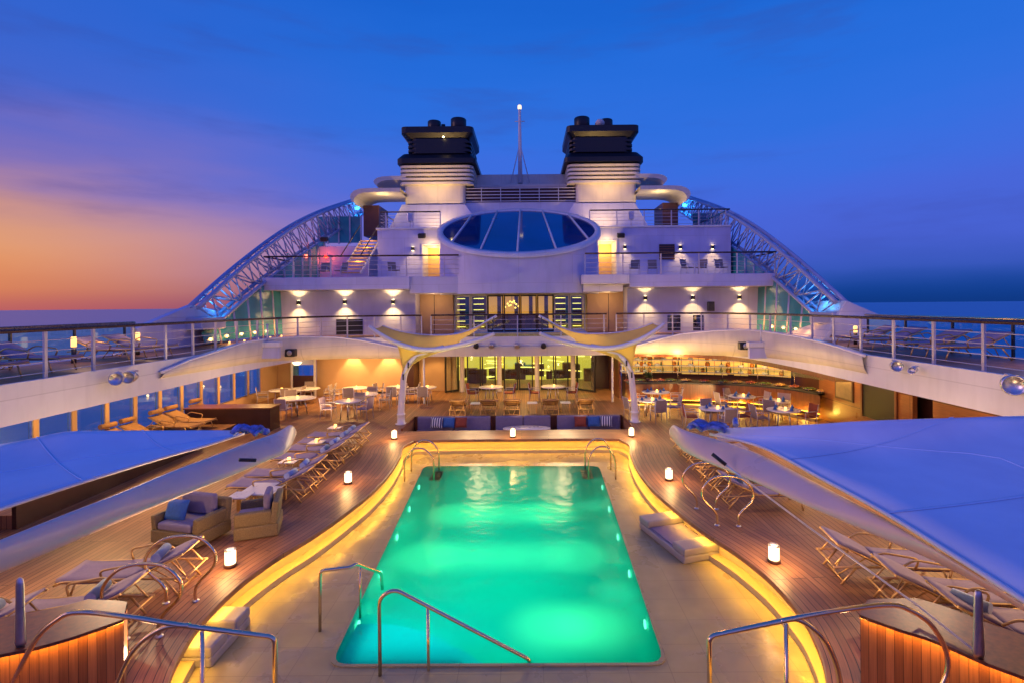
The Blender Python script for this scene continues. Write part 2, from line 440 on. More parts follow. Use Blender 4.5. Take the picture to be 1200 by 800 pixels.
def ramp(stops, src):
    r = N.new('ShaderNodeValToRGB'); e = r.color_ramp.elements
    r.color_ramp.interpolation = 'B_SPLINE'
    while len(e) < len(stops): e.new(.5)
    for i, (p, c) in enumerate(stops): e[i].position = p; e[i].color = s2l(c)
    L.new(src, r.inputs['Fac']); return r.outputs['Color']
west = ramp([(0, (186, 92, 96)), (.03, (224, 130, 72)), (.09, (240, 166, 92)), (.15, (204, 146, 124)), (.215, (122, 106, 182)), (.31, (58, 98, 202)), (.55, (24, 96, 206)), (1, (10, 60, 170))], el)
east = ramp([(0, (14, 52, 124)), (.028, (18, 66, 150)), (.055, (54, 86, 184)), (.10, (74, 96, 208)), (.2, (68, 104, 218)), (.3, (46, 112, 222)), (.5, (22, 102, 210)), (1, (10, 60, 170))], el)
back = ramp([(0, (120, 100, 195)), (.15, (136, 120, 222)), (.4, (90, 110, 225)), (1, (30, 80, 190))], el)
hyp = math_node('SQRT', math_node('ADD', math_node('MULTIPLY', sx.outputs['X'], sx.outputs['X']), math_node('MULTIPLY', sx.outputs['Y'], sx.outputs['Y'])))
hx = math_node('DIVIDE', sx.outputs['X'], hyp); hy = math_node('DIVIDE', sx.outputs['Y'], hyp)
mr = N.new('ShaderNodeMapRange'); mr.interpolation_type = 'SMOOTHSTEP'; mr.inputs['From Min'].default_value = -.86; mr.inputs['From Max'].default_value = -.12
L.new(hx, mr.inputs['Value'])
m1 = N.new('ShaderNodeMix'); m1.data_type = 'RGBA'; L.new(mr.outputs['Result'], m1.inputs['Factor']); L.new(west, m1.inputs[6]); L.new(east, m1.inputs[7])
mr2 = N.new('ShaderNodeMapRange'); mr2.interpolation_type = 'SMOOTHSTEP'; mr2.inputs['From Min'].default_value = .1; mr2.inputs['From Max'].default_value = -.5
L.new(hy, mr2.inputs['Value'])
m2 = N.new('ShaderNodeMix'); m2.data_type = 'RGBA'; L.new(mr2.outputs['Result'], m2.inputs['Factor']); L.new(m1.outputs[2], m2.inputs[6]); L.new(back, m2.inputs[7])
# faint dark streaks of cloud
mp2 = N.new('ShaderNodeMapping'); mp2.inputs['Scale'].default_value = (1.6, 1.6, 9); mp2.inputs['Location'].default_value = (3.1, .4, 1.2); L.new(tc.outputs['Generated'], mp2.inputs['Vector'])
nz2 = N.new('ShaderNodeTexNoise'); nz2.inputs['Scale'].default_value = 2.2; nz2.inputs['Detail'].default_value = 6; nz2.inputs['Roughness'].default_value = .55
L.new(mp2.outputs['Vector'], nz2.inputs['Vector'])
cr = N.new('ShaderNodeMapRange'); cr.interpolation_type = 'SMOOTHSTEP'; cr.inputs['From Min'].default_value = .50; cr.inputs['From Max'].default_value = .74; cr.inputs['To Max'].default_value = .26
L.new(nz2.outputs['Fac'], cr.inputs['Value'])
m3 = N.new('ShaderNodeMix'); m3.data_type = 'RGBA'; L.new(math_node('MULTIPLY', cr.outputs['Result'], amt), m3.inputs['Factor']); L.new(m2.outputs[2], m3.inputs[6]); m3.inputs[7].default_value = s2l((58, 62, 140))
L.new(m3.outputs[2], bg.inputs['Color']); bg.inputs['Strength'].default_value = 1.0
sl = bpy.data.lights.new('afterglow_sun', 'SUN'); sl.energy = .55; sl.angle = math.radians(20); sl.color = (1, .55, .60)
so = bpy.data.objects.new('afterglow_sun', sl); COL.objects.link(so)
so.rotation_euler = Vector((.92, .36, -.18)).to_track_quat('-Z', 'Y').to_euler()

# ------------------------------------------------------------------ sea and decks
mb = MB(); mb.add([(-40000, -40000, -24), (40000, -40000, -24), (40000, 60000, -24), (-40000, 60000, -24)], [(0, 1, 2, 3)])
mb.build('sea', SEA, kind='structure')

CY = 11.0
half = [(4.0, 2.2), (5.2, 3.35), (6.38, 4.1), (7.3, 4.42), (7.95, 4.5), (8.77, 4.48), (9.66, 4.3), (10.5, 4.02), (11.65, 3.76), (13.0, 3.55), (14.6, 3.5), (16.2, 3.62), (17.1, 3.78), (17.65, 3.65), (17.95, 3.3)]
oval = [Vector((x, y, 0)) for y, x in half]+[Vector((0, 18.0, 0))]+[Vector((-x, y, 0)) for y, x in half[::-1]]+[Vector((0, 3.4, 0))]
oval = smooth_path(oval, 5, True)
def ray_r(poly, a, c=(0, CY)):
    dx, dy = math.cos(a), math.sin(a)
    best = None
    n = len(poly)
    for i in range(n):
        p, q = poly[i], poly[(i+1) % n]
        px, py = p[0]-c[0], p[1]-c[1]; ex, ey = q[0]-p[0], q[1]-p[1]
        den = dx*ey-dy*ex
        if abs(den) < 1e-9: continue
        t = (px*ey-py*ex)/den; u = (px*dy-py*dx)/den
        if t > 0 and -1e-6 <= u <= 1+1e-6 and (best is None or t > best): best = t
    return best
RECT = [(-13.2, 3-CY+CY, 0), (13.2, 3, 0), (13.2, 19.42, 0), (-13.2, 19.42, 0)]
angs = [2*PI*i/288 for i in range(288)] + [math.atan2(p[1]-CY, p[0]) % (2*PI) for p in RECT]
angs = sorted(set(angs))
base = [Vector((ray_r(oval, a)*math.cos(a), CY+ray_r(oval, a)*math.sin(a), 0)) for a in angs]
def normals(pl):
    n = len(pl); out = []
    for i in range(n):
        t = pl[(i+1) % n]-pl[i-1]; t.normalize(); out.append(Vector((t.y, -t.x, 0)))
    return out
BN = normals(base)
def off(d, z): return [Vector((p.x+n.x*d, p.y+n.y*d, z)) for p, n in zip(base, BN)]
RW = 1.3
mb = MB()
outer = [Vector((ray_r(RECT, a)*math.cos(a), CY+ray_r(RECT, a)*math.sin(a), 0)) for a in angs]
mb.grid([off(.27, 0), outer], False, True)
mb.bb((-13.2, -6, -.3), (13.2, 3, 0))
mb.bb((-13.2, 19.42, -.3), (-4.35, 21.55, 0)); mb.bb((4.35, 19.42, -.3), (13.2, 21.55, 0))
mb.bb((-13.2, 21.55, -.9), (13.2, 34, 0))
mb.build('deck_floor', DECK, kind='structure')
# teak ring round the basin, planks following its curve
arc = [0]
for i in range(len(base)): arc.append(arc[-1]+(base[(i+1) % len(base)]-base[i]).length)
mb = MB()
prof = [(.24, -.06), (-.0, -.06), (-.0, .02), (.012, .03), (RW, .03), (RW+.01, -.02)]
for (d0, z0), (d1, z1) in zip(prof, prof[1:]):
    r0, r1 = off(d0, z0), off(d1, z1)
    if d1-d0 > .5:
        rows = [off(lerp(d0, d1, t/4), lerp(z0, z1, t/4)) for t in range(5)]
        ds = [lerp(d0, d1, t/4) for t in range(5)]
    else: rows = [r0, r1]; ds = [d0, d1]
    # clip the far run of the ring so it ends above the sunken sofa
    for r in rows:
        for p in r: p.y = min(p.y, 19.40)
    uv = [[(arc[j], d+.05) for j in range(len(base)+1)] for d in ds]
    mb.grid(rows, False, True, uv)
mb.build('teak_walkway', RINGW, kind='structure')
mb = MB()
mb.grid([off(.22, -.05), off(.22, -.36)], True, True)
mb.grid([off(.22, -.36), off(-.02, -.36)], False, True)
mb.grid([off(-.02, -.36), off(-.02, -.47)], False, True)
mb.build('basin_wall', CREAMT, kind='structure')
# strip lamp tucked under the teak lip
mb = MB(); mb.grid([off(.012, -.063), off(.05, -.066)], False, True)
tag(mb.build('led_strip', LEDM), 'warm LED strip glowing under the lip of the teak walkway round the pool', 'strip light')

POOLC = [P(388, 779, -.47), P(779, 777, -.47), P(702, 546, -.47), P(497, 546, -.47)]
def pool_off(d, z):
    c = [Vector((p.x, p.y, 0)) for p in POOLC]
    cen = sum(c, Vector())/4
    out = []
    for i in range(4):
        a, b, e = c[i-1], c[i], c[(i+1) % 4]
        t1 = (b-a).normalized(); t2 = (e-b).normalized()
        n1 = Vector((t1.y, -t1.x, 0)); n2 = Vector((t2.y, -t2.x, 0))
        bis = (n1+n2).normalized()
        out.append(b+bis*d/max(.3, bis.dot(n1)))
    pl = []
    for i in range(4):
        a, b, e = out[i-1], out[i], out[(i+1) % 4]
        p, q = b+(a-b).normalized()*.25, b+(e-b).normalized()*.25
        for j in range(6):
            t = j/5; pl.append(p*(1-t)**2+b*2*t*(1-t)+q*t*t)
    pl2 = [Vector((ray_r(pl, a)*math.cos(a), CY+ray_r(pl, a)*math.sin(a), z)) for a in angs]
    return pl2
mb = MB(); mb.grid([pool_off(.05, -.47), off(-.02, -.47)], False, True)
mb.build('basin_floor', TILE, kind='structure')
pool = thing('swimming_pool', 'long turquoise lit swimming pool sunk in the tan basin', 'pool', (0, CY, -.47))
def pb(m, n, mt):
    m.v = [(v[0], v[1]-CY, v[2]+.47) for v in m.v]; return m.build(n, mt, pool)
pb(MB().grid([pool_off(.05, -.5), pool_off(.05, -.452), pool_off(0, -.452), pool_off(0, -.52)], False, True), 'rim', TILE)
m = MB(); m.grid([pool_off(0.0, -.51), pool_off(0.0, -1.95)], False, True); m.add([(p.x, p.y, -1.95) for p in pool_off(0, 0)], [list(range(len(angs)))])
pb(m, 'shell', POOLT)
# steps in the near corner
pl, pr = POOLC[0], POOLC[1]
for i, (xw, yw, zt) in enumerate(((1.9, 1.2, -.62), (2.4, 1.55, -1.0), (2.9, 1.9, -1.4))):
    m = MB(); pts = [(pl.x+.22, pl.y+.03)]
    for k in range(13):
        a = k/12*PI/2; pts.append((pl.x+.22+xw*math.sin(a)**.8 if k else pl.x+.22, pl.y+.03+yw*math.cos(a)**.8))
    pts = [(pl.x+.02, pl.y+.03)]+[(pl.x+xw, pl.y+.03)]+[(pl.x+xw*math.cos(k/10*PI/2), pl.y+.03+yw*math.sin(k/10*PI/2)) for k in range(1, 10)]+[(pl.x-.02, pl.y+yw)]
    m.prism(pts, -1.945, zt); pb(m, 'step', POOLD)
wp = [(p.x, p.y, -.455) for p in pool_off(-.002, 0)]
MB().add(wp, [list(range(len(wp)))]).build('pool_water', POOLW, kind='structure')
# underwater lamps: three pairs on the long sides
TEALC = (.03, 1, .70)
def edge(t, side):
    a, b = (POOLC[0], POOLC[3]) if side < 0 else (POOLC[1], POOLC[2])
    return a.lerp(b, t)
for y, xs_, e in ((12.75, (-1.35, -.8, -.2, .4, .9), 1), (10.6, (-1.65, -1.0, -.2, .6, 1.3), 1), (8.25, (.75, 1.45), .8)):
    for x in xs_:
        k = 1 if abs(x+.2) > .85 else .5
        lamp('SPOT', (x, y, -1.6), 52*e*k, (.60, 1, .42), 'underwater_lamp_glow', .08, (x+.01, y, -.45), 80, 1)
for x, y in ((-2.55, 9.6), (-2.75, 12.3), (1.98, 9.2), (2.05, 13.2)): lamp('SPOT', (x, y, -1.1), 6, (.6, 1, .6), 'underwater_lamp_glow', .06, (x, y, -.4), 90, 1)
for yy, e in ((9, 1), (12, .9), (15, .4)):
    lamp('AREA', (-.45, yy, -.52), 47*e, TEALC, 'underwater_fill_glow', 3.6, (-.45, yy, -3), sy=2.6)

# ------------------------------------------------------------------ sunken sofa behind the far walkway
m = MB(); m.bb((-4.35, 19.40, -.9), (4.35, 21.6, -.85))
m.build('pit_floor', DECK, kind='structure')
m = MB(); m.bb((-4.37, 21.5, -.9), (4.37, 21.56, .10)); m.bb((-4.42, 19.42, -.9), (-4.35, 21.5, .10)); m.bb((4.35, 19.42, -.9), (4.42, 21.5, .10)); m.bb((-4.35, 19.36, -.9), (4.35, 19.40, .0))
m.build('pit_wall', MAHOG, kind='structure')
for x0, x1, lab in ((-4.2, -1.15, 'slate blue sunken sofa section with striped, blue and rust pillows, sunset side'), (-.95, 1.35, 'middle slate blue sofa section behind the oval table with the lantern'), (1.6, 4.25, 'slate blue sunken sofa section with rust, blue and striped pillows, buffet side')):
    t = thing('sofa', lab, 'sofa', ((x0+x1)/2, 21.1, -.85), 0, 'sunken sofa sections at the pool end')
    h = (x1-x0)/2
    MB().bb((-h, -.55, 0), (h, .35, .32)).build('base', MAHOG, t, bevel=.02)
    n = max(2, round((x1-x0)/1.3))
    for k in range(n):
        a, b = -h+2*h*k/n+.01, -h+2*h*(k+1)/n-.01
        MB().bb((a, -.57, .33), (b, .12, .47)).build('seat_cushion', CUSH, t, bevel=.04)
        MB().bb((a, .13, .40), (b, .36, .98)).build('back_cushion', CUSH, t, bevel=.05)
def stripe_mat():
    m, N, L, b = new_mat('striped_cotton')
    tc = N.new('ShaderNodeTexCoord'); wv = N.new('ShaderNodeTexWave'); wv.inputs['Scale'].default_value = 3.2; wv.bands_direction = 'X'
    L.new(tc.outputs['Object'], wv.inputs['Vector'])
    r = N.new('ShaderNodeValToRGB'); r.color_ramp.interpolation = 'CONSTANT'
    r.color_ramp.elements[0].color = (.02, .035, .16, 1); r.color_ramp.elements[1].position = .5; r.color_ramp.elements[1].color = (.62, .66, .75, 1)
    L.new(wv.outputs['Color'], r.inputs['Fac']); L.new(r.outputs['Color'], b.inputs['Base Color']); b.inputs['Roughness'].default_value = .85
    return m
STRIPE = stripe_mat()
def pillow(loc, rz, tilt, mt, label, size=(.5, .42)):
    rows = []
    m = MB(); n = 8
    for sgn in (1, -1):
        rows = []
        for i in range(n+1):
            u = i/n*2-1; r = []
            for j in range(n+1):
                v = j/n*2-1
                h = .09*(max(0, (1-u**4)*(1-v**4)))**.6
                k = 1-.06*(abs(u)**2*0+(1-abs(v)**2)*abs(u)**3)
                r.append((u*size[0]/2*k, sgn*h*-1, v*size[1]/2*(1-.06*(1-u*u)*abs(v)**3)))
            rows.append(r if sgn > 0 else r[::-1])
        m.grid(rows)
    o = m.build('pillow', mt); o.location = loc; o.rotation_euler = (tilt, 0, rz)
    return tag(o, label, 'pillow', 'throw pillows on the sofas')
pz = -.10
for x, mt, lab in ((-3.35, STRIPE, 'navy and white striped pillow at the sunset end of the sunken sofa'), (-2.85, BLUEF, 'blue pillow between the striped and the rust pillow, sunset side sofa'), (-2.35, REDF, 'rust red pillow beside the blue one, sunset side sofa'),
                   (2.55, REDF, 'rust red pillow on the sunken sofa, buffet side'), (3.1, BLUEF, 'bright blue pillow between rust and striped pillows, buffet side sofa'), (3.6, STRIPE, 'navy and white striped pillow at the buffet end of the sunken sofa')):
    pillow((x, 21.02+random.uniform(-.03, .03), pz+.05), random.uniform(-.2, .2), -.35, mt, lab)
t = thing('oval_table', 'small oval table with pale top in front of the middle sofa section', 'table', P(641, 512, .03)*0+Vector((.35, 20.2, -.85)))
MB().lathe([(.05, .7), (.98, .7), (1, .72), (.98, .75), (.02, .75)], n=32, sx=.95, sy=.4).build('tabletop', TABLE, t)
MB().lathe([(.25, 0), (.25, .03), (.06, .06), (.05, .7)], n=20).build('pedestal', BRUSH, t)

# ------------------------------------------------------------------ lanterns on the walkway
def lantern_proto():
    t = thing('lantern', '', 'lantern', (0, 0, 0), 0, 'lit white lanterns on the teak walkway')
    MB().lathe([(.105, 0), (.11, .01), (.11, .05), (.10, .055)], n=24).build('base', DOORW, t)
    MB().lathe([(.085, .056), (.09, .065), (.09, .28), (.085, .29)], n=24).build('shade', LAMPW, t)
    MB().lathe([(.092, .291), (.095, .30), (.095, .312), (.06, .325)], n=24).build('cap', BRUSH, t)
    return t
lan = lantern_proto(); first = True
for (x, y), lab in (((270, 663), 'largest lit lantern by the hoop handrails, sunset side walkway'), ((408, 566), 'lit lantern on the sunset side walkway beside the lounger row'), ((462, 514), 'small lit lantern at the foot of the sunset side mast'),
                    ((601, 512), 'lit lantern in the middle of the far walkway before the sofa'), ((740, 511), 'small lit lantern at the foot of the buffet side mast'), ((784, 562), 'lit lantern on the walkway under the nose of the big awning'), ((907, 658), 'largest lit lantern on the bare planks, buffet side walkway')):
    p = P(x, y, .03)
    if first: lan.location = p; lan['label'] = lab; o = lan; first = False
    else: o = dup(lan, p, 0, lab)
    lamp('POINT', p+Vector((0, 0, .45)), 26, (1, .52, .17), 'lantern_glow', .12)
    lamp('POINT', p+Vector((0, -.26, .25)), 9, (1, .52, .17), 'lantern_glow', .08)

# ------------------------------------------------------------------ sun loungers
def lounger_proto(seatm, framem, name='sun_lounger', group='sun loungers beside the pool'):
    t = thing(name, '', 'sun lounger', (0, 0, 0), 0, group)
    W = .33
    hx0, foot = .18, -1.02
    ang = math.radians(26); bl = .80
    hx1, hz1 = hx0+bl*math.cos(ang), .34+bl*math.sin(ang)
    f = MB()
    for s in (-1, 1):
        f.tube(rounded([(foot, s*W, .30), (foot+.12, s*W, .35), (hx0, s*W, .34), (.98, s*W, .30)], .1), .02, 8)
    for x in (foot+.03, -.5, .1, .96): f.bar((x, -W, .33 if x < .9 else .30), (x, W, .33 if x < .9 else .30), .016)
    f.build('frame', framem, t)
    for s in (-1, 1):
        MB().tube([(foot+.32, s*W, .34), (foot+.2, s*W, 0)], .018, 8).build('leg', framem, t)
        MB().tube([(.62, s*W, .32), (.88, s*W, 0)], .018, 8).build('leg', framem, t)
        MB().tube(rounded([(-.25, s*(W+.03), .33), (-.32, s*(W+.05), .52), (.25, s*(W+.05), .60), (.42, s*(W+.03), .50)], .12), .018, 8).build('armrest', framem, t)
    rows = []
    for i in range(13):
        x = lerp(foot+.02, hx0, i/12); z = .355-.03*math.sin(PI*i/12)+(.02 if i == 0 else 0)
        rows.append([(x, lerp(-W+.01, W-.01, j/4), z-.012*math.sin(PI*j/4)) for j in range(5)])
    MB().grid(rows).build('sling', seatm, t, solid=.06)
    rows = []
    for i in range(9):
        q = i/8; x = hx0+(hx1-hx0)*q; z = .345+(hz1-.34)*q+.03*math.sin(PI*q)
        rows.append([(x, lerp(-W+.01, W-.01, j/4), z-.014*math.sin(PI*j/4)) for j in range(5)])
    b = MB().grid(rows).build('backrest', seatm, t, solid=.05)
    g = MB()
    for s in (-1, 1): g.tube([(hx0, s*W*.98, .335), (hx1+.02, s*W*.98, hz1)], .018, 8)
    for q in (.3, .62, 1): g.bar((hx0+(hx1-hx0)*q, -W, .325+(hz1-.34)*q), (hx0+(hx1-hx0)*q, W, .325+(hz1-.34)*q), .015)
    g.build('back_frame', framem, t)
    h = MB()
    for s in (-1, 1):
        h.tube([(hx0+(hx1-hx0)*.72, s*W*.8, .33+(hz1-.34)*.72), (.93, s*W*.8, .31)], .014, 8)
        h.tube([(hx0+(hx1-hx0)*.35, s*W*.8, .33+(hz1-.34)*.35), (.80, s*W*.2, .05)], .012, 8)
    h.bar((.80, -W*.9, .05), (.80, W*.9, .05), .013)
    h.build('back_prop', framem, t)
    return t
L0 = lounger_proto(SLING, GOLD); used = [False]
def place_lounger(x, y, rz, lab, z=0, group=None):
    if not used[0]:
        used[0] = True; L0.location = (x, y, z); L0.rotation_euler = (0, 0, rz); L0['label'] = lab; return L0
    return dup(L0, (x, y, z), rz, lab, group)
TW = MB()
for k in range(2):
    TW.tube([(0, -.21+.001*k, .075), (0, .21-.001*k, .075)], .075-.0*k, 14)
sp = [(.05*math.cos(a)*(1-a/14), .05*math.sin(a)*(1-a/14)+.075) for a in [i*.5 for i in range(22)]]
tw0 = TW.build('rolled_towel', TOWEL); tag(tw0, '', 'towel', 'rolled towels on the loungers'); twused = [False]
def towel(x, y, z, rz, lab):
    if not twused[0]: twused[0] = True; o = tw0
    else: o = tw0.copy(); COL.objects.link(o)
    o.location = (x, y, z); o.rotation_euler = (0, 0, rz); o['label'] = lab
ordn = ['first', 'second', 'third', 'fourth', 'fifth', 'sixth', 'seventh', 'eighth', 'ninth', 'tenth', 'eleventh', 'twelfth']
HX = -6.05
rowD = [17.6, 16.8, 15.9, 15.05, 13.6, 12.75]
for i, d in enumerate(rowD):
    a = .06*math.sin(i*2.1)
    place_lounger(HX+.02*i, d, a, f'{ordn[i]} mauve sling lounger from the far end of the sunset side row')
    towel(HX+.40+.02*i, d+.02*i, .48, a+.1*math.sin(i*5), f'rolled pale towel on the {ordn[i]} lounger from the far end, sunset side row')
for d, x, lab in ((8.6, -6.2, 'mauve sling lounger behind the farther hoop handrail, sunset side'), (7.45, -6.3, 'mauve sling lounger behind the nearer hoop handrail, sunset side')):
    place_lounger(x, d, .1, lab)
    towel(x+.42, d+.02, .53, .25, 'rolled blue-white towel on the '+lab)
place_lounger(-7.4, 6.95, .1, 'mauve sling lounger behind the curved wooden bench and steel post, sunset side')
towel(-6.95, 6.95, .535, .2, 'rolled towel beside the steel post, sunset side bench')
for i, d in enumerate((16.5, 15.6, 14.2, 13.3, 12.0)):
    place_lounger(6.05-.05*i, d, PI+.05*math.sin(i*3), f'{ordn[i]} mauve sling lounger from the far end of the row under the buffet side awning')
for i, d in ((3, 13.3), (4, 12.0)):
    towel(5.5-.05*i+.1, d, .52, .1, f'rolled blue towel on the {ordn[i]} lounger under the buffet side awning')
for d, x, lab in ((8.75, 6.5, 'mauve sling lounger with its gold frame ends by the cable, buffet side'), (7.75, 6.75, 'mauve sling lounger in the middle of the trio by the curved bench, buffet side'), (6.95, 7.0, 'mauve sling lounger with blue towel behind the curved bench, buffet side')):
    place_lounger(x, d, PI-.12, lab)
towel(6.45, 7.0, .54, .5, 'rolled bright blue towel on the lounger behind the curved bench, buffet side')
# five at the pool end, backs to the pool
for i, (x, lab) in enumerate(((538, 'first gold framed lounger from the sunset side in the row facing the glass doors'), (573, 'second gold framed lounger in the row facing the glass doors'), (600, 'middle gold framed lounger in the row facing the glass doors'), (645, 'fourth gold framed lounger in the row facing the glass doors'), (686, 'last gold framed lounger in the row facing the glass doors, buffet side'))):
    p = P(x, 484, 0)
    if i == 0: LG = lounger_proto(ORANGE, GOLD, 'sun_lounger', 'loungers facing the glass doors'); LG.location = (p.x, 22.75, 0); LG.rotation_euler = (0, 0, -PI/2); LG['label'] = lab
    else: dup(LG, (p.x, 22.75, 0), -PI/2, lab)
# side tables with candles between loungers
def side_table_proto():
    t = thing('side_table', '', 'side table', (0, 0, 0), 0, 'small side tables between loungers')
    MB().bb((-.22, -.22, .40), (.22, .22, .43)).build('tabletop', TABLE, t, bevel=.008)
    for sx_ in (-1, 1):
        for sy_ in (-1, 1): MB().bar((sx_*.19, sy_*.19, 0), (sx_*.19, sy_*.19, .40), .015).build('leg', GOLD, t)
    return t
st0 = side_table_proto(); stu = [False]
def side_table(x, y, lab, z=0, rz=0):
    if not stu[0]: stu[0] = True; st0.location = (x, y, z); st0['label'] = lab; return
    dup(st0, (x, y, z), rz, lab)
cm = MB().lathe([(.03, 0), (.04, .005), (.045, .08), (.04, .085)], n=14)
CANDLE = emat('candle_glass', (1, .52, .10), 5)
cn0 = cm.build('candle', CANDLE); tag(cn0, '', 'candle', 'tealight candles on tables'); cnu = [False]
def candle(x, y, z, lab, light=2.0):
    if not cnu[0]: cnu[0] = True; o = cn0
    else: o = cn0.copy(); COL.objects.link(o)
    o.location = (x, y, z); o['label'] = lab
    if light: lamp('POINT', (x, y, z+.16), light, (1, .5, .15), 'candle_glow', .05)
for i, (x, y) in enumerate(((-6.5, 18.35), (-6.35, 16.35), (-6.3, 14.35))):
    side_table(x, y, f'{ordn[i]} white side table with candle from the far end of the sunset side lounger row')
    candle(x, y, .432, f'candle on the {ordn[i]} side table of the sunset side lounger row', 3)
for x, lab in ((556, 'white side table between the first two loungers facing the doors'), (624, 'white side table between the middle and fourth lounger facing the doors'), (664, 'white side table between the last two loungers facing the doors')):
    p = P(x, 486, 0); side_table(p.x, 22.7, lab)

# ------------------------------------------------------------------ wicker armchairs
def armchair(name, label, W, Dp, loc, rz, wick, cush):
    t = thing(name, label, 'armchair' if W < 1.1 else 'loveseat', loc, rz)
    MB().bb((-W/2, -Dp/2, .04), (W/2, Dp/2, .30)).build('base', wick, t, bevel=.03)
    MB().box((0, Dp/2-.07, .52), (W*1.02, .13, .46), rx=-.12).build('backrest', wick, t, bevel=.03)
    for s in (-1, 1): MB().box((s*(W/2-.06), -.06, .44), (.12, Dp-.14, .28), ry=s*.1).build('armrest', wick, t, bevel=.03)
    MB().bb((-W/2+.16, -Dp/2+.01, .305), (W/2-.16, Dp/2-.17, .45)).build('seat_cushion', cush, t, bevel=.04)
    MB().bb((-W/2+.16, Dp/2-.30, .455), (W/2-.16, Dp/2-.165, .88)).build('back_cushion', cush, t, bevel=.05)
    return t
armchair('wicker_loveseat', 'wide wicker loveseat with blue striped pillow under the awning arm, sunset side', 1.15, .85, (-6.5, 10.5, 0), PI-.25+PI, WICKER, CUSH)
pillow((-6.75, 10.42, .62), -.2, -.35, BLUEF, 'blue striped pillow on the wicker loveseat')
armchair('wicker_armchair', 'olive wicker armchair with purple cushions turned to the loveseat by the walkway', .85, .82, (-5.25, 10.75, 0), PI/2+.35+PI, WICKER, CUSH)
side_table(-6.2, 11.75, 'pale side table between the wicker loveseat and armchair')
tb = thing('low_table', 'low square mauve table behind the wicker armchair', 'table', (-5.95, 9.35+2.9, 0))
MB().bb((-.4, -.4, .36), (.4, .4, .40)).build('tabletop', TABLE, tb, bevel=.01)
for a in (-1, 1):
    for b in (-1, 1): MB().bb((a*.36-.03, b*.36-.03, 0), (a*.36+.03, b*.36+.03, .36)).build('leg', GOLD, tb)

# ------------------------------------------------------------------ dining furniture
def chair_proto(m_, label):
    t = thing('dining_chair', label, 'chair', (0, 0, 0), 0, 'dining chairs')
    MB().bb((-.24, -.24, .42), (.24, .24, .47)).build('seat', m_, t, bevel=.015)
    MB().box((0, .26, .70), (.46, .035, .44), rx=-.15).build('backrest', m_, t, bevel=.012)
    for s in (-1, 1):
        MB().bar((s*.24, -.22, 0), (s*.24, -.22, .64), .014).build('leg', WIRE, t)
        MB().tube([(s*.24, .27, 0), (s*.24, .22, .44), (s*.24, .31, .92)], .014, 8).build('leg', WIRE, t)
        MB().tube([(s*.25, -.23, .645), (s*.25, .27, .665)], .017, 8).build('armrest', WIRE, t)
    return t
protos = {}
def chair(x, y, rz, kind, lab):
    mt = {'t': CHAIRF, 'r': REDF, 'm': SLING}[kind]
    if kind not in protos:
        protos[kind] = chair_proto(mt, lab); protos[kind].location = (x, y, 0); protos[kind].rotation_euler = (0, 0, rz)
    else: dup(protos[kind], (x, y, 0), rz, lab)
def table_proto():
    t = thing('round_table', '', 'table', (0, 0, 0), 0, 'white dining tables')
    MB().lathe([(.1, .70), (.97, .70), (1.0, .715), (1.0, .735), (.97, .745), (.1, .745)], n=36, sx=.55, sy=.55).build('tabletop', TABLE, t)
    for a in range(4):
        MB().tube([(.30*math.cos(a*PI/2+.4), .30*math.sin(a*PI/2+.4), 0), (.22*math.cos(a*PI/2+.4), .22*math.sin(a*PI/2+.4), .70)], .02, 8).build('leg', BRUSH, t)
    return t
tb0 = table_proto(); tbu = [False]
CHNAME = {'t': 'taupe', 'r': 'rust red', 'm': 'mauve'}
PLATE = mat('glazed_china', (.72, .74, .82), .2, var=.04)
pl0 = MB().lathe([(.05, 0), (.07, .003), (.115, .018), (.12, .02), (.07, .008), (.02, .006)], n=18).build('plate', PLATE); tag(pl0, '', 'plate', 'place settings on buffet side tables'); plu = [False]
nap0 = MB().lathe([(.07, 0), (.05, .05), (.015, .13)], n=5).build('napkin', BLUEF); tag(nap0, '', 'napkin', 'folded napkins on buffet side tables'); npu = [False]
def put(o0, flag, loc, lab):
    if not flag[0]: flag[0] = True; o = o0
    else: o = o0.copy(); COL.objects.link(o)
    o.location = loc; o['label'] = lab
def dining(x, y, where, chairs, sx_=1, sy_=1, cand=True, settings=False, cl=2.0):
    """chairs: list of (angle, kind, dist)"""
    lab = f'white round dining table {where}'
    if sx_ > 1.2: lab = f'wide oval white dining table {where}'
    if not tbu[0]: tbu[0] = True; o = tb0; o.location = (x, y, 0); o['label'] = lab
    else: o = dup(tb0, (x, y, 0), 0, lab)
    o.scale = (sx_, sy_, 1)
    pos = {0: 'far side', 1: 'sunset side', 2: 'pool side', 3: 'buffet side'}
    for a, k in chairs:
        r = .82+.05*math.sin(a*7)
        q = int(((math.degrees(a)-45) % 360)//90)
        j = random.uniform(-.18, .18)
        chair(x+r*sx_*math.cos(a), y+r*sy_*math.sin(a), a-PI/2+j, k, f'{CHNAME[k]} chair, {pos[q]} of table {where}')
    if cand: candle(x+.05, y-.03, .747, f'candle on the table {where}', cl)
    if settings:
        for i in range(4):
            a = i*PI/2+.3
            put(pl0, plu, (x+.36*sx_*math.cos(a), y+.36*sy_*math.sin(a), .747), f'pale plate {ordn[i]}, table {where}')
            put(nap0, npu, (x+.36*sx_*math.cos(a), y+.36*sy_*math.sin(a), .768), f'blue napkin on plate {ordn[i]}, table {where}')
d_ = math.radians
dining(-11.6, 24.9, 'nearest the side windows by the white framed door', [(d_(0), 't'), (d_(200), 't')])
dining(-10.6, 25.2, 'before the sand wall with the half round lamp', [(d_(20), 't'), (d_(100), 't'), (d_(250), 't')], 1.4, 1.1)
dining(-9.8, 22.6, 'just beyond the mahogany panel', [(d_(15), 't'), (d_(265), 'm'), (d_(120), 't')], 1.5, 1.15)
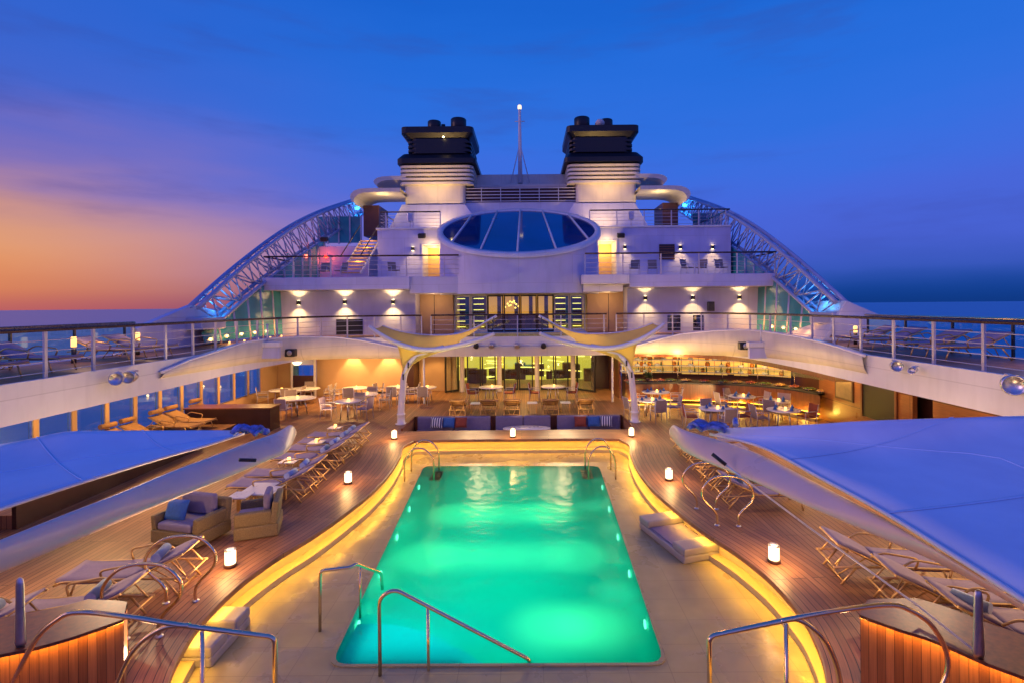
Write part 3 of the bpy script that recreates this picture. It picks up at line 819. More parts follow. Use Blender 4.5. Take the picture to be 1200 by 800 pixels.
dining(-8.1, 25.3, 'against the sand wall under its middle', [(d_(10), 't'), (d_(190), 't'), (d_(270), 't')], 1.2, 1)
dining(-7.0, 23.5, 'second from the sunset side mast', [(d_(10), 't'), (d_(95), 't')], .95, .95)
dining(-7.25, 21.75, 'closest to the far end of the lounger row', [(d_(185), 'm'), (d_(350), 'm'), (d_(80), 't')])
dining(-6.1, 25.5, 'behind the sunset side mast', [(d_(180), 't'), (d_(270), 't'), (d_(0), 't')])
dining(-4.6, 25.3, 'beside the slender sunset side post', [(d_(180), 'm'), (d_(270), 't')], .9, .9)
dining(-1.4, 25.2, 'before the glass doors, sunset side', [(d_(180), 'r'), (d_(0), 'r')], 1.1, 1)
dining(1.65, 25.2, 'before the glass doors, buffet side', [(d_(180), 'r'), (d_(0), 'r')], 1.1, 1)
dining(6.25, 23.4, 'closest to the buffet beside the mast', [(d_(90), 't'), (d_(350), 't'), (d_(200), 'm')], 1.15, 1, True, True)
dining(5.55, 21.4, 'right behind the buffet side mast', [(d_(0), 'm'), (d_(200), 't'), (d_(275), 't')], 1.15, 1, True, True)
dining(7.6, 19.55, 'behind the nose of the buffet side awning', [(d_(90), 't'), (d_(180), 'r'), (d_(0), 'r'), (d_(275), 't')], 1.2, 1, True, True)
dining(9.65, 22.1, 'at the curve of the buffet counter, farther one', [(d_(180), 't'), (d_(0), 'm'), (d_(100), 't')], 1, 1, True, True)
dining(10.6, 20.95, 'between the wood wall and the oval table pair', [(d_(45), 'm'), (d_(230), 't')], .9, .9, True, True)
dining(10.0, 19.2, 'over the blue awning near the buffet end', [(d_(10), 'r'), (d_(180), 't')], 1.1, 1, True, True)

# ------------------------------------------------------------------ steel handrails round the pool
def hoop(loc, rz, label):
    pts = [(-.22, 0, .03), (-.22, 0, .22), (-.30, 0, .36), (-.50, 0, .58), (-.50, 0, .80), (-.30, 0, 1.02), (0, 0, 1.08), (.30, 0, 1.02), (.50, 0, .80), (.50, 0, .58), (.30, 0, .36), (.22, 0, .22), (.22, 0, .03)]
    t = thing('hoop_handrail', label, 'handrail', loc, rz, 'hoop handrails on the teak walkway')
    MB().tube(smooth_path(pts, 5), .024, 12).build('hoop', STEEL, t)
    for s in (-1, 1): MB().lathe([(.055, .03), (.055, .04), (.03, .05), (.027, .055)], (s*.22, 0, 0), 16).build('foot_plate', BRUSH, t)
p = P(212, 707, 0); hoop((p.x, p.y, 0), .12, 'farther hoop handrail by the big lantern, sunset side walkway')
p = P(167, 749, 0); hoop((p.x, p.y, 0), .12, 'nearer hoop handrail in front of the lounger, sunset side walkway')
p = P(853, 617, 0); hoop((p.x, p.y, 0), -.12, 'nearer hoop handrail under the awning, buffet side walkway')
p = P(828, 597, 0); hoop((p.x, p.y, 0), -.12, 'farther hoop handrail under the awning, buffet side walkway')
def ladder(xd, xp, y0, y1, label):
    t = thing('pool_ladder', label, 'pool ladder', (0, 0, 0), 0, 'pool ladders at the far corners')
    for y in (y0, y1):
        MB().tube(rounded([(xd, y, -.47), (xd, y, .18), (lerp(xd, xp, .3), y, .52), (lerp(xd, xp, .7), y, .5), (xp, y, .2), (xp, y, -1.3)], .25), .024, 12).build('rail', STEEL, t)
    for z in (-.62, -.9, -1.18): MB().bb((xp-.12, y0, z), (xp+.12, y1, z+.05)).build('tread', DARK, t)
    s = 1 if xp > xd else -1
    MB().bb((xp-.16, y0+.04, -1.3), (xp+.16, y1-.04, -.455)).build('step_box', DARK, t)
ladder(P(475, 562, -.47).x, P(509, 562, -.47).x, 15.2, 16.1, 'steel pool ladder at the far corner, sunset side')
ladder(P(722, 562, -.47).x, P(690, 562, -.47).x, 15.2, 16.1, 'steel pool ladder at the far corner, buffet side')
UWL = emat('underwater_lens', (.55, 1, .72), 3.5)
for side in (-1, 1):
    for q in (.14, .32, .5, .68, .86):
        p_ = edge(q, side); o = MB().lathe([(.01, 0), (.07, .0), (.075, .02), (.01, .03)], n=16).build('underwater_lamp', UWL, pool)
        o.location = (p_.x-side*.03, p_.y-CY, -.22); o.rotation_euler = (0, -side*PI/2, 0)
# entry rails in the near corner
a = P(443, 797, -.47); b = P(621, 777, -.47); D_ = a.y+.1
def zat(y, D, x=500): return Q(x, y, D).z
t = thing('pool_handrail', 'long sloping steel handrail at the near end of the pool', 'handrail', (0, 0, 0))
top = Q(462, 691, D_); e = Q(620, 772, D_+.25)
MB().tube(rounded([(a.x, D_, -.47), (a.x, D_, top.z-.1), (top.x, D_, top.z+.02), (e.x, D_+.25, e.z), (e.x+.02, D_+.25, e.z-.12)], .22, 8), .027, 12).build('rail', STEEL, t)
px_ = Q(502, 740, D_+.1)
MB().bar((px_.x, D_+.1, -1.0), (px_.x, D_+.07, Q(502, 711, D_+.07).z), .022).build('post', STEEL, t)
a = P(375, 739, -.47); t = thing('pool_handrail', 'short stepped steel handrail on the sunset side edge of the pool', 'handrail', (0, 0, 0))
c = Q(375, 668, a.y); d = Q(411, 664, a.y+.05); e = Q(417, 660, a.y+.1); g = Q(447, 671, a.y+.6); h = Q(448, 690, a.y+.62)
MB().tube(rounded([a, c, d, e, g, h], .08), .025, 12).build('rail', STEEL, t)
q = P(422, 724, -.47); MB().bar(q, Q(422, 662, q.y+.0), .022).build('post', STEEL, t)
# guard rails of the steps in front of the camera
def guard(s, label):
    t = thing('guard_handrail', label, 'handrail', (0, 0, 0))
    X = lambda v: s*v
    D = 5.45
    if s < 0: top = [(-12, 880), (10, 812), (40, 752), (66, 726), (92, 716.5), (150, 722), (210, 731.5), (322, 746)]; arc_ = [(118, 870), (137, 800), (160, 757), (192, 735), (222, 732)]; M1, M2 = (322.5, 746), (237, 736)
    else: top = [(1092, 880), (1100, 815), (1110, 785), (1108, 760), (1090, 730), (1062, 712), (1040, 708), (1000, 712), (940, 722), (831, 745)]; arc_ = [(985, 880), (984, 800), (972, 760), (955, 738), (934, 725), (915, 727)]; M1, M2 = (830, 746), (921, 727)
    V = [Q(x, y, D) for x, y in top]
    foot = Q(M1[0], 800, D+.01); end = V[-1]
    body = smooth_path(V, 6); cor = rounded([body[-3], end, Vector((end.x, D, -.47))], .07)
    MB().tube(body[:-3]+cor, .026, 12).build('rail', STEEL, t)
    MB().tube(smooth_path([Q(x, y, D) for x, y in arc_], 6), .026, 12).build('rail', STEEL, t)
    r = Q(M2[0], M2[1]+3, D); MB().bar((r.x, r.y, -.47), (r.x, r.y, r.z), .022).build('post', STEEL, t)
guard(-1, 'bent steel guard rail before the curved bench, sunset side near corner')
guard(1, 'bent steel guard rail before the curved bench, buffet side near corner')

# ------------------------------------------------------------------ curved clad benches in the near corners
def bench(px, s, label):
    front = [P(x, y, .85) for x, y in px]
    d = (front[-1]-front[0]).normalized()
    ext = front[-1]+(front[-1]-front[-2]).normalized()*1.6
    pre = smooth_path(front+[ext], 5)
    n = len(pre)
    back = []
    nn = Vector((-d.y, d.x, 0))
    if nn.y < 0: nn = -nn
    for i, p in enumerate(pre):
        back.append(p+nn*(.38+.42*min(1, i/6)))
    L_ = [0]
    for i in range(n-1): L_.append(L_[-1]+(pre[i+1]-pre[i]).length)
    t = thing('curved_bench', label, 'bench', (0, 0, 0))
    m = MB()
    def at(pl, z): return [Vector((p.x, p.y, z)) for p in pl]
    uv = [[(0, l) for l in L_], [(.6, l) for l in L_]]
    m.grid([at(pre, 0.0), at(pre, .82)], True, False, uv)
    m.grid([at(back, .82), at(back, 0.0)], True, False, uv)
    m.add([(*pre[0].xy, 0), (*back[0].xy, 0), (*back[0].xy, .82), (*pre[0].xy, .82)], [(0, 1, 2, 3)], False, [((0, 0), (0, .4), (.6, .4), (.6, 0))])
    m.build('cladding', CLAD, t)
    ins = [p.lerp(q, -.13) for p, q in zip(pre, back)]
    mm = MB(); mm.grid([at(pre, .862), at(ins, .862), at(ins, .90), at(back, .90), at(back, .83), at(pre, .83)], False); mm.build('top', MAHOG, t)
    ledp = [p.lerp(q, -.115) for p, q in zip(pre, back)]; led2 = [p.lerp(q, -.045) for p, q in zip(pre, back)]
    mm = MB(); mm.grid([at(ledp, .858), at(led2, .858)], False); mm.build('led_strip', LEDB, t)
    return pre
bench([(1008, 722), (1050, 735), (1095, 749), (1153, 774), (1196, 790)], 1, 'curved teak clad bench glowing under its rim, buffet side near corner')
bench([(145, 727), (100, 741), (48, 756), (0, 766)], -1, 'curved teak clad bench glowing under its rim, sunset side near corner')
for x, y0, y1, lab in ((24, 757, 676, 'upright tapered steel post standing on the sunset side curved bench'), (1147, 770, 690, 'upright tapered steel post standing on the buffet side curved bench')):
    p = P(x, y0, .90); hz = .655+(y0-y1)/(F/p.y)
    o = MB().lathe([(.05, .655), (.065, .70), (.062, .75), (.05, (.655+hz)/2), (.045, hz-.08), (.035, hz-.02), (.01, hz)], (0, 0, 0), 16, 1, .5).build('steel_post', BRUSH); o.location = (p.x, p.y, .248)
    tag(o, lab, 'post')

# seats moulded in the basin wall
def basin_seat(px, label):
    a, b = [P(x, y, -.47) for x, y in px]
    t = thing('basin_seat', label, 'seat', (a.x, a.y, -.468), math.atan2(b.y-a.y, b.x-a.x))
    Ln = (b-a).length; s = 1 if a.x > 0 else -1
    sg = -1 if s > 0 else 1; dep = .95*sg
    MB().bb((-.05, 0, 0), (Ln+.05, dep, .15)).build('base', SEATM, t, bevel=.03)
    MB().bb((.38, .06*sg, .15), (Ln-.38, dep-.1*sg, .18)).build('cushion', CUSH, t, bevel=.03)
    MB().bb((-.05, 0, .15), (.36, dep, .30)).build('armrest', SEATM, t, bevel=.03)
    MB().bb((Ln-.36, 0, .15), (Ln+.05, dep, .30)).build('armrest', SEATM, t, bevel=.03)
basin_seat(((800, 660), (750, 619)), 'pale moulded seat with blue pad by the basin wall, buffet side')
basin_seat(((250, 780), (292, 733)), 'pale moulded seat with blue pad by the basin wall, sunset side')

# ------------------------------------------------------------------ upper deck, its fascia and eyebrow hoods
UZ = 3.2
edgeL = [Vector((-10.05, -4, 0)), Vector((-10.05, 14.5, 0)), Vector((-10.1, 18.5, 0)), Vector((-9.6, 22.2, 0)), Vector((-8.2, 24.2, 0)), Vector((-6.0, 24.75, 0)), Vector((-2.5, 24.6, 0)), Vector((0, 24.5, 0))]
edge_ = smooth_path(edgeL, 8)
edge_ = edge_+[Vector((-p.x, p.y, 0)) for p in edge_[::-1][1:]]
def px_of(p, z):
    D = p.y; a = (p.x-CAMX)*F/D; b = (CAMZ-z)*F/D
    return PX+a+K*b, PY+b-K*a
def z_at(p, curve):
    """height on the vertical through p where the surveyed edge line passes"""
    x, _ = px_of(p, 2.7); y = interp(x, curve)
    return Q(x, y, p.y).z
n = len(edge_)
EN = []
for i in range(n):
    tt = (edge_[min(i+1, n-1)]-edge_[max(i-1, 0)]).normalized(); EN.append(Vector((tt.y, -tt.x, 0)))   # toward the opening
FB = 2.38
outerE = []
for i, p in enumerate(edge_):
    if p.y < 23: outerE.append(Vector((-13.2 if p.x < 0 else 13.2, p.y, 0)))
    else: outerE.append(Vector((math.copysign(13.2, p.x) if abs(p.x) > 7.6 else p.x*1.6, 28.4, 0)))
m = MB()
def lift(pl, z): return [Vector((p.x, p.y, z)) for p in pl]
m.grid([lift(edge_, UZ), lift(outerE, UZ)], False); 
m.build('upper_deck_floor', DECK, kind='structure')
m = MB(); m.grid([lift(outerE, 2.62), lift(edge_, 2.62)], False); m.build('upper_deck_ceiling', CREAM, kind='structure')
fas = thing('fascia', 'long white fascia round the opening in the upper deck', 'fascia')
ins = [p-q*.12 for p, q in zip(edge_, EN)]
MB().grid([lift(ins, UZ+.02), lift(edge_, UZ+.02), lift(edge_, FB), lift(ins, FB)], False).build('face', WHITE, fas)
lipo = [p+q*.10 for p, q in zip(edge_, EN)]
band = [i for i in range(n) if abs(edge_[i].x) < 5.6 and edge_[i].y > 20]
def sub(pl): return [pl[i] for i in band]
MB().grid([lift(sub(edge_), FB+.42), lift(sub(lipo), FB+.38), lift(sub(lipo), FB-.08), lift(sub(ins), FB-.08)], False).build('lower_band', CREAM, fas)
def hood(s, topc, botc, label):
    idx = [i for i, p in enumerate(edge_) if (p.x*s > 4.4 and p.y > 13.0)]
    if s > 0: idx = idx[::-1]
    rows = [[], [], [], [], [], []]
    for i in idx:
        p, q = edge_[i], EN[i]
        zt = z_at(p, topc); zb = z_at(p, botc)
        if zt-zb < .06: continue
        h = zt-zb
        for k, (o, z) in enumerate(((-.16, zt), (.10, zt), (.16, zt-.05), (.10, zb+.25*h), (.02, zb), (-.16, zb))):
            v = p+q*o; rows[k].append(Vector((v.x, v.y, z)))
    t = thing('hood', label, 'canopy')
    MB().grid(rows).build('shell', CREAM, t)
    MB().tube(smooth_path(rows[1], 1), .045, 8).build('edge_trim', HULLW, t)
topR = [(735, 409), (745, 405), (770, 398), (800, 391), (840, 387.5), (875, 386.5), (900, 388.5), (940, 395), (970, 402), (1000, 410.5), (1025, 419), (1045, 427), (1060, 432)]
botR = [(735, 414.5), (800, 415), (855, 416.5), (900, 418.5), (940, 424), (970, 428), (1010, 436), (1060, 446)]
topL = [(150, 447), (170, 440), (185, 436), (200, 427), (237, 416), (282, 401.5), (310, 397), (350, 394.5), (390, 395), (420, 398), (440, 402), (470, 408)]
botL = [(150, 449), (160, 447), (275, 428), (300, 424), (330, 422), (400, 420), (470, 420)]
hood(-1, topL, botL, 'arched cream hood over the dining terrace, sunset side')
hood(1, topR, botR, 'arched cream hood over the buffet')
# dark timber ceiling edge over the buffet
m = MB(); pts = [p-q*.25 for p, q in zip(edge_, EN) if p.x > 4.6 and p.y > 16]
pts2 = [p-q*1.2 for p, q in zip(edge_, EN) if p.x > 4.6 and p.y > 16]
m.grid([lift(pts, 2.60), lift(pts, 2.16), lift(pts2, 2.16)], False); tag(m.build('ceiling_valance', MAHOG), 'dark timber valance hanging over the buffet', 'valance')

# railings -----------------------------------------------------------
def railing(path, label, h=1.06, wires=4, step=1.6, cap=CAPW, post=WIRE, posts=None, base=0.0):
    path = [Vector(p) for p in path]
    t = thing('railing', label, 'railing')
    up = lambda p, z: Vector((p.x, p.y, p.z+z))
    MB().tube([up(p, h) for p in path], .042, 8).build('handrail', cap, t)
    for k in range(wires):
        MB().tube([up(p, h*(k+.6)/(wires+.6)) for p in path], .011, 6).build('rail_bar', post, t)
    d = 0; nxt = 0; pts = []
    for a, b in zip(path, path[1:]):
        L_ = (b-a).length
        while nxt <= d+L_+1e-6:
            pts.append(a.lerp(b, min(1, (nxt-d)/L_))); nxt += step
        d += L_
    if d-(nxt-step) > .4*step: pts.append(path[-1])
    for p in pts:
        MB().box((p.x, p.y, p.z+h/2-.02), (.05, .07, h-.04)).build('post', post, t)
    return t
rp = [Vector((p.x-q.x*.14, p.y-q.y*.14, UZ)) for p, q in zip(edge_, EN) if p.y > 2.5]
iL = [p for p in rp if p.x < -4.6]; iC = [p for p in rp if -4.7 <= p.x <= 4.7]; iR = [p for p in rp if p.x > 4.6]
railing(iL, 'long white post railing along the upper deck above the side windows, sunset side', step=1.25)
railing(iC, 'dark topped railing on the upper deck before the lounge doors', step=2.1)
railing(iR, 'long white post railing along the upper deck above the buffet', step=1.35)
def glass_rail(x, y0, y1, label, cap):
    t = thing('glass_railing', label, 'railing')
    MB().tube([(x, y0, UZ+1.02), (x, y1, UZ+1.02)], .05, 8).build('handrail', cap, t)
    k = 0; y = y0
    while y < y1-.2:
        e = min(y+1.9, y1); MB().bb((x-.008, y+.05, UZ+.08), (x+.008, e-.05, UZ+.98)).build('pane', SIDEG, t)
        MB().bb((x-.03, e-.05, UZ), (x+.03, e, UZ+1.0)).build('post', DARK, t); y = e
glass_rail(-13.1, 2, 17.6, 'glass windbreak railing at the outer side of the upper deck, sunset side', CAPW)
glass_rail(13.1, 2, 19.2, 'glass windbreak railing at the outer side of the upper deck, dark sea side', STEEL)

# hull sides, bulwarks
m = MB(); m.bb((-13.5, -8, -24), (-13.22, 60, -.3)); m.bb((13.22, -8, -24), (13.5, 60, -.3)); o = m.build('ship_hull', WHITE); tag(o, 'white ship hull below the decks', 'hull')
m = MB(); m.prismX([(17.6, UZ), (17.6, 4.02), (20.6, 4.85), (23, 4.4), (23, UZ)], -13.25, -13.0); tag(m.build('bulwark', LAV), 'solid sloping bulwark plate at the foot of the truss, sunset side', 'bulwark')
fp = [Q(962, 400, 20.0), Q(990, 352, 20.0), Q(1046, 376, 20.0), Q(1050, 402, 20.0)]
m = MB(); vs = [(p.x, 19.9, max(UZ, p.z)) for p in fp]+[(p.x+(1.0 if i in (1,) else .7), 24.5, max(UZ, p.z)) for i, p in enumerate(fp)]
m.add(vs, [(3, 2, 1, 0), (4, 5, 6, 7), (0, 1, 5, 4), (1, 2, 6, 5), (2, 3, 7, 6), (3, 0, 4, 7)]); tag(m.build('truss_housing', WHITE, bevel=.04), 'white sloping steel housing at the foot of the truss, dark sea side', 'housing')

# ------------------------------------------------------------------ main deck side wall with windows, sunset side
t = thing('side_wall', 'warm sand side wall with a row of sea windows behind the loungers', 'wall')
ys = [y for y in [11.6+1.18*i for i in range(13)]]
m = MB()
m.bb((-13.2, 2, 0), (-13.0, 28, .52)); m.bb((-13.2, 2, 2.28), (-13.0, 28, 2.62))
for y in ys: m.bb((-13.14, y-.075, .52), (-13.0, y+.075, 2.28))
m.bb((-13.2, ys[-1]+.11, .52), (-13.0, 28, 2.28)); m.bb((-13.2, 2, .52), (-13.0, 10.6, 2.28))
m.build('wall', TAN, t)
for a, b in zip([10.5]+ys, ys):
    w_ = thing('window', '', 'x'); del w_['label']; del w_['category']; w_.parent = t
    f = MB(); y0, y1 = a+.078, b-.078
    for q in ((y0, y0+.03, .525, 2.275), (y1-.03, y1, .525, 2.275)): f.bb((-13.09, q[0], q[2]), (-13.01, q[1], q[3]))
    f.bb((-13.09, y0+.03, .525), (-13.01, y1-.03, .57)); f.bb((-13.09, y0+.03, 2.23), (-13.01, y1-.03, 2.275))
    f.build('frame', BRUSH, w_)
    MB().bb((-13.06, y0+.03, .57), (-13.045, y1-.03, 2.23)).build('pane', SIDEG, w_)
# raised lounging platform
pf = thing('lounger_platform', 'raised mahogany fronted platform below the side windows', 'platform')
MB().bb((-13.0, 11, 0.004), (-10.7, 21.4, .30)).build('body', DECK, pf)
MB().bb((-10.7, 11, .0), (-10.6, 17.3, .66)).build('front_panel', DOORW, pf)
t = thing('mahogany_panel', 'dark mahogany partition box at the end of the lounger platform', 'partition')
p0, p1 = P(247, 500, 0), P(329, 499, 0)
MB().bb((p0.x-.5, 19.55, .0), (p1.x, 20.3, .86)).build('body', DOORW, t)
MB().bb((p0.x-.55, 19.5, .86), (p1.x+.05, 20.35, .91)).build('top', MAHOG, t, bevel=.01)
ORL = lounger_proto(ORANGE, GOLD, 'padded_lounger', 'padded loungers by the side windows'); oru = False
WN = ['nearest', 'second', 'third', 'fourth', 'fifth', 'farthest']
for i, d in enumerate((14.7, 16.05, 16.85, 18.15, 18.9, 20.3)):
    lab = f'{WN[i]} tan padded lounger with round headrest by the sea windows'
    loc, rz = (-12.1, d, .30), PI-.12
    if not oru: ORL.location = loc; ORL.rotation_euler = (0, 0, rz); ORL['label'] = lab; oru = True; o = ORL; MB().tube([(.84, -.3, .86), (.84, .3, .86)], .09, 14).build('headrest', ORANGE, ORL)
    else: o = dup(ORL, loc, rz, lab)
    o.scale = (.88, .88, .88)
# back wall of the dining terrace
t = thing('terrace_wall', 'sand coloured wall behind the dining terrace, sunset side', 'wall')
MB().bb((-13.2, 27.4, 0), (-11.95, 27.65, 2.62)).build('wall', TAN, t)
MB().bb((-10.9, 27.4, 0), (-6.3, 27.65, 2.62)).build('wall', TAN, t)
MB().bb((-11.95, 27.4, 2.2), (-10.9, 27.65, 2.62)).build('wall', TAN, t)
MB().bb((-6.3, 27.4, 0), (-5.7, 29.0, 2.62)).build('side_panel', DOORW, t)
MB().bb((-5.7, 28.8, 0), (-3.6, 29.0, 2.62)).build('wall', TAN, t)
t = thing('framed_door', 'white framed glazed door before the dining terrace, sunset side', 'door', (-12.0+.6, 26.9, 0))
f = MB(); f.bb((-.65, 0, 0), (-.55, .1, 2.25)); f.bb((.55, 0, 0), (.65, .1, 2.25)); f.bb((-.55, 0, 2.15), (.55, .1, 2.25)); f.build('frame', WHITE, t)
MB().bb((-.54, .03, .0), (.54, .07, 1.15)).build('lower_panel', DOORW, t); MB().bb((-.54, .03, 1.7), (.54, .07, 2.14)).build('upper_panel', LAV, t); MB().bb((-.54, .045, 1.16), (.54, .06, 1.69)).build('pane', SIDEG, t)
def wall_lamp(x, y, z, lab, down=True, e=30):
    o = MB().lathe([(.02, 0), (.12, .01), (.13, .05), (.05, .09)], n=16).build('downlight', WHITE); o.location = (x, y, z); tag(o, lab, 'lamp', 'downlights of the dining terrace')
    lamp('SPOT', (x, y, z-.03), e, (1, .60, .22), 'downlight_glow', .05, (x, y+.12, 0), 80, .5)
wall_lamp(-8.9, 27.1, 2.5, 'downlight washing the middle of the sand wall', e=300); wall_lamp(-7.0, 27.1, 2.5, 'downlight washing the sand wall behind the mast', e=300)
o = MB().lathe([(.02, -.16), (.14, -.13), (.22, -.03), (.24, 0), (.1, .02)], n=20).build('bowl_lamp', LAMPW); p = Q(348, 424, 26.5); o.location = p; tag(o, 'half round white ceiling lamp over the dining terrace', 'lamp')

# ------------------------------------------------------------------ main deck glass front
def glazed_front(name, label, cat, segs, y_of, z0, z1, frame, glassm, mid=None):
    t = thing(name, label, cat)
    for i, (a, b) in enumerate(segs):
        ya, yb = y_of(a), y_of(b)
        L_ = math.hypot(b-a, yb-ya); ang = math.atan2(yb-ya, b-a); c = ((a+b)/2, (ya+yb)/2)
        dr = thing('glass_door', '', 'x', (c[0], c[1], 0), ang); del dr['label']; del dr['category']; dr.parent = t
        f = MB(); h = L_/2-.02
        f.bb((-h, -.04, z0), (-h+.07, .04, z1)); f.bb((h-.07, -.04, z0), (h, .04, z1)); f.bb((-h+.07, -.04, z1-.08), (h-.07, .04, z1)); f.bb((-h+.07, -.04, z0), (h-.07, .04, z0+.10))
        f.build('frame', frame, dr)
        MB().bb((-h+.07, -.008, z0+.10), (h-.07, .008, z1-.08)).build('pane', glassm, dr)
    return t
colx = [-3.65, -1.65, .40, 2.35]; colx = [Q(x, 440, 28.0).x for x in (541, 585, 629.5, 672)]
DX = []
for a, b in zip(colx, colx[1:]):
    m_ = (a+b)/2; DX += [(a+.2, m_), (m_, b-.2)]
lf = Q(519, 440, 27.2).x; rf = Q(699, 440, 27.2).x
glazed_front('lounge_glass_front', 'wide glazed door front of the lounge with yellow lit interior, main deck', 'glass front', DX+[(lf, colx[0]-.2), (colx[-1]+.2, rf)], lambda x: 28.6-.0*x if colx[0] <= x <= colx[-1] else 28.6-.9*(abs(x-(colx[0]+colx[-1])/2)-(colx[-1]-colx[0])/2)/1.0, .02, 2.4, DARK, CLEARG)
for i, x in enumerate(colx):
    o = MB().lathe([(.16, 0), (.13, .08), (.13, 2.55), (.16, 2.62)], n=20).build('column', WHITE); o.location = (x, 28.2, 0)
    tag(o, ['first white column from the sunset side before the glass doors', 'second white column before the glass doors', 'third white column before the glass doors', 'last white column before the glass doors, buffet side'][i], 'column', 'white columns before the glass doors')
for x, lab in ((491.5, 'slender white post beside the sunset side mast'), (722.5, 'slender white post beside the buffet side mast')):
    p = Q(x, 470, 23.8); o = MB().lathe([(.07, 0), (.05, .05), (.05, 2.6)], n=14).build('slender_post', WHITE); o.location = (p.x, 24.9, 0); tag(o, lab, 'post')
room = thing('lounge_interior', 'yellow lit lounge interior seen behind the main deck glass', 'interior')
MB().bb((-4.6, 32.6, 0.01), (5.2, 32.75, 2.6)).build('back_wall', GREENGLOW, room)
MB().bb((-4.6, 29.2, 2.50), (5.2, 32.5, 2.6)).build('ceiling', DOORW, room)
rnd = random.Random(3)
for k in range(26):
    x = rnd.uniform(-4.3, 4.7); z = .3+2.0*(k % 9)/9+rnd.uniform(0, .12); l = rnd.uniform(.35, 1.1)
    MB().box((x, 30.4+rnd.uniform(0, 1.9), z), (l, .04, rnd.uniform(.035, .07)), ry=rnd.uniform(-.12, .12)).build('reflection_strip', REFLGLOW, room)  # louvre reflections drawn as glowing strips
for k in range(16):
    x = -4.2+8.9*k/15; MB().box((x, 31.6+rnd.uniform(-.6, .6), rnd.uniform(.35, .8)), (rnd.uniform(.3, .7), .5, rnd.uniform(.5, 1.0))).build('furniture', DOORW, room, bevel=.03)
for x in (553, 611, 638):
    p = Q(x, 424, 29.3); o = MB().lathe([(.02, .25), (.05, .2), (.07, .0), (.02, -.02)], n=14).build('pendant_lamp', LAMPW); o.location = (p.x, 29.4, 2.2)
    tag(o, {553: 'pendant lamp behind the glass doors, sunset side', 611: 'pendant lamp behind the middle glass doors', 638: 'pendant lamp behind the glass doors, buffet side'}[x], 'lamp')
lamp('AREA', (.3, 30.8, 2.45), 160, (1, .72, .22), 'lounge_glow', 8, (.3, 30.8, 0), sy=2.5)
# warm vestibules each side
t = thing('vestibule', 'warm lit sand vestibule wall beside the glass doors, sunset side', 'wall'); 
MB().bb((-5.6, 28.7, 0), (-3.9, 28.78, 2.6)).build('wall', TAN, t)
t = thing('vestibule', 'brown timber vestibule wall with corner lamp beside the buffet', 'wall')
MB().bb((4.0, 28.9, 0), (5.0, 29.05, 2.6)).build('wall', DOORW, t); MB().bb((5.0, 25.9, 0), (5.12, 29.0, 2.6)).build('side_panel', MAHOG, t)
for x, y, e in ((-4.7, 27.6, 150), (3.9, 27.2, 120), (5.6, 27.0, 60)): lamp('SPOT', (x, y, 2.5), e, (1, .55, .16), 'vestibule_glow', .06, (x, y+.25, 0), 100, .5)

# ------------------------------------------------------------------ buffet
bf = [P(738, 450, 1.1), P(770, 450, 1.1), P(800, 449.5, 1.1), P(850, 450, 1.1), P(890, 452, 1.1), P(930, 456, 1.1), P(966, 462, 1.1)]
bf = [Vector((p.x, p.y+.6 if p.x < 9 else p.y+.3, 0)) for p in bf]
bp = smooth_path(bf, 6)
def offs(pl, d):
    out = []
    for i in range(len(pl)):
        tt = (pl[min(i+1, len(pl)-1)]-pl[max(i-1, 0)]).normalized(); out.append(pl[i]+Vector((-tt.y, tt.x, 0))*d)
    return out
t = thing('buffet_counter', 'long curved timber buffet counter with glowing plinth', 'counter')
LL = [0]
for a, b in zip(bp, bp[1:]): LL.append(LL[-1]+(b-a).length)
MB().grid([lift(bp, .28), lift(bp, 1.04), lift(offs(bp, .8), 1.04), lift(offs(bp, .8), .28)], False, False, [[(l, z) for l in LL] for z in (0, .9, 1.7, 2.4)]).build('front', MAHOG, t)
MB().grid([lift(offs(bp, -.12), 1.04), lift(offs(bp, -.12), 1.10), lift(offs(bp, .9), 1.10), lift(offs(bp, .9), 1.04), lift(offs(bp, -.12), 1.04)], False).build('worktop', DARK, t)
MB().grid([lift(offs(bp, -.30), .0), lift(offs(bp, -.30), .10), lift(offs(bp, .1), .10)], False).build('plinth', CREAMT, t)
MB().grid([lift(offs(bp, -.03), .272), lift(offs(bp, -.01), .272), lift(offs(bp, .0), .272)], False).build('led_strip', LEDM, t)
for q in (.08, .25, .42, .6, .78, .93):
    i = int(q*(len(bp)-1)); p = offs(bp, -.12)[i]; lamp('POINT', (p.x, p.y, .24), 26, (1, .62, .10), 'plinth_glow', .08)
bw = thing('buffet_back_wall', 'backlit display wall with shelves behind the buffet', 'wall')
wl = offs(bp, 2.3); wl = [p for p in wl if p.x < 12.9]
MB().grid([lift(wl, .0), lift(wl, 2.6)], False).build('wall', DOORW, bw)
for k in range(len(wl)-1):
    a, b = wl[k]+Vector((0, -.06, 0)), wl[k+1]+Vector((0, -.06, 0))
    z0 = rnd.choice((1.2, 1.25)); z1 = rnd.choice((2.15, 2.25, 1.95))
    MB().add([(*a.xy, z0), (*a.lerp(b, .94).xy, z0), (*a.lerp(b, .94).xy, z1), (*a.xy, z1)], [(0, 1, 2, 3)]).build('lit_panel', SHELFLIT, bw, solid=.02)
for z in (1.32, 1.62, 1.92): MB().grid([lift(offs(wl, -.42), z), lift(offs(wl, -.42), z+.025), lift(offs(wl, -.08), z+.025), lift(offs(wl, -.08), z)], False).build('shelf', BRUSH, bw)
GLASSB = mat('bottle_glass', (.05, .09, .02), .1, var=.5); FOODR = mat('dark_red_food', (.3, .04, .02), .5, var=.4, scale=14); FOODG = mat('leafy_food', (.10, .16, .03), .7, var=.5, scale=20); FOODY = mat('bread_food', (.5, .28, .08), .7, var=.3, scale=14)
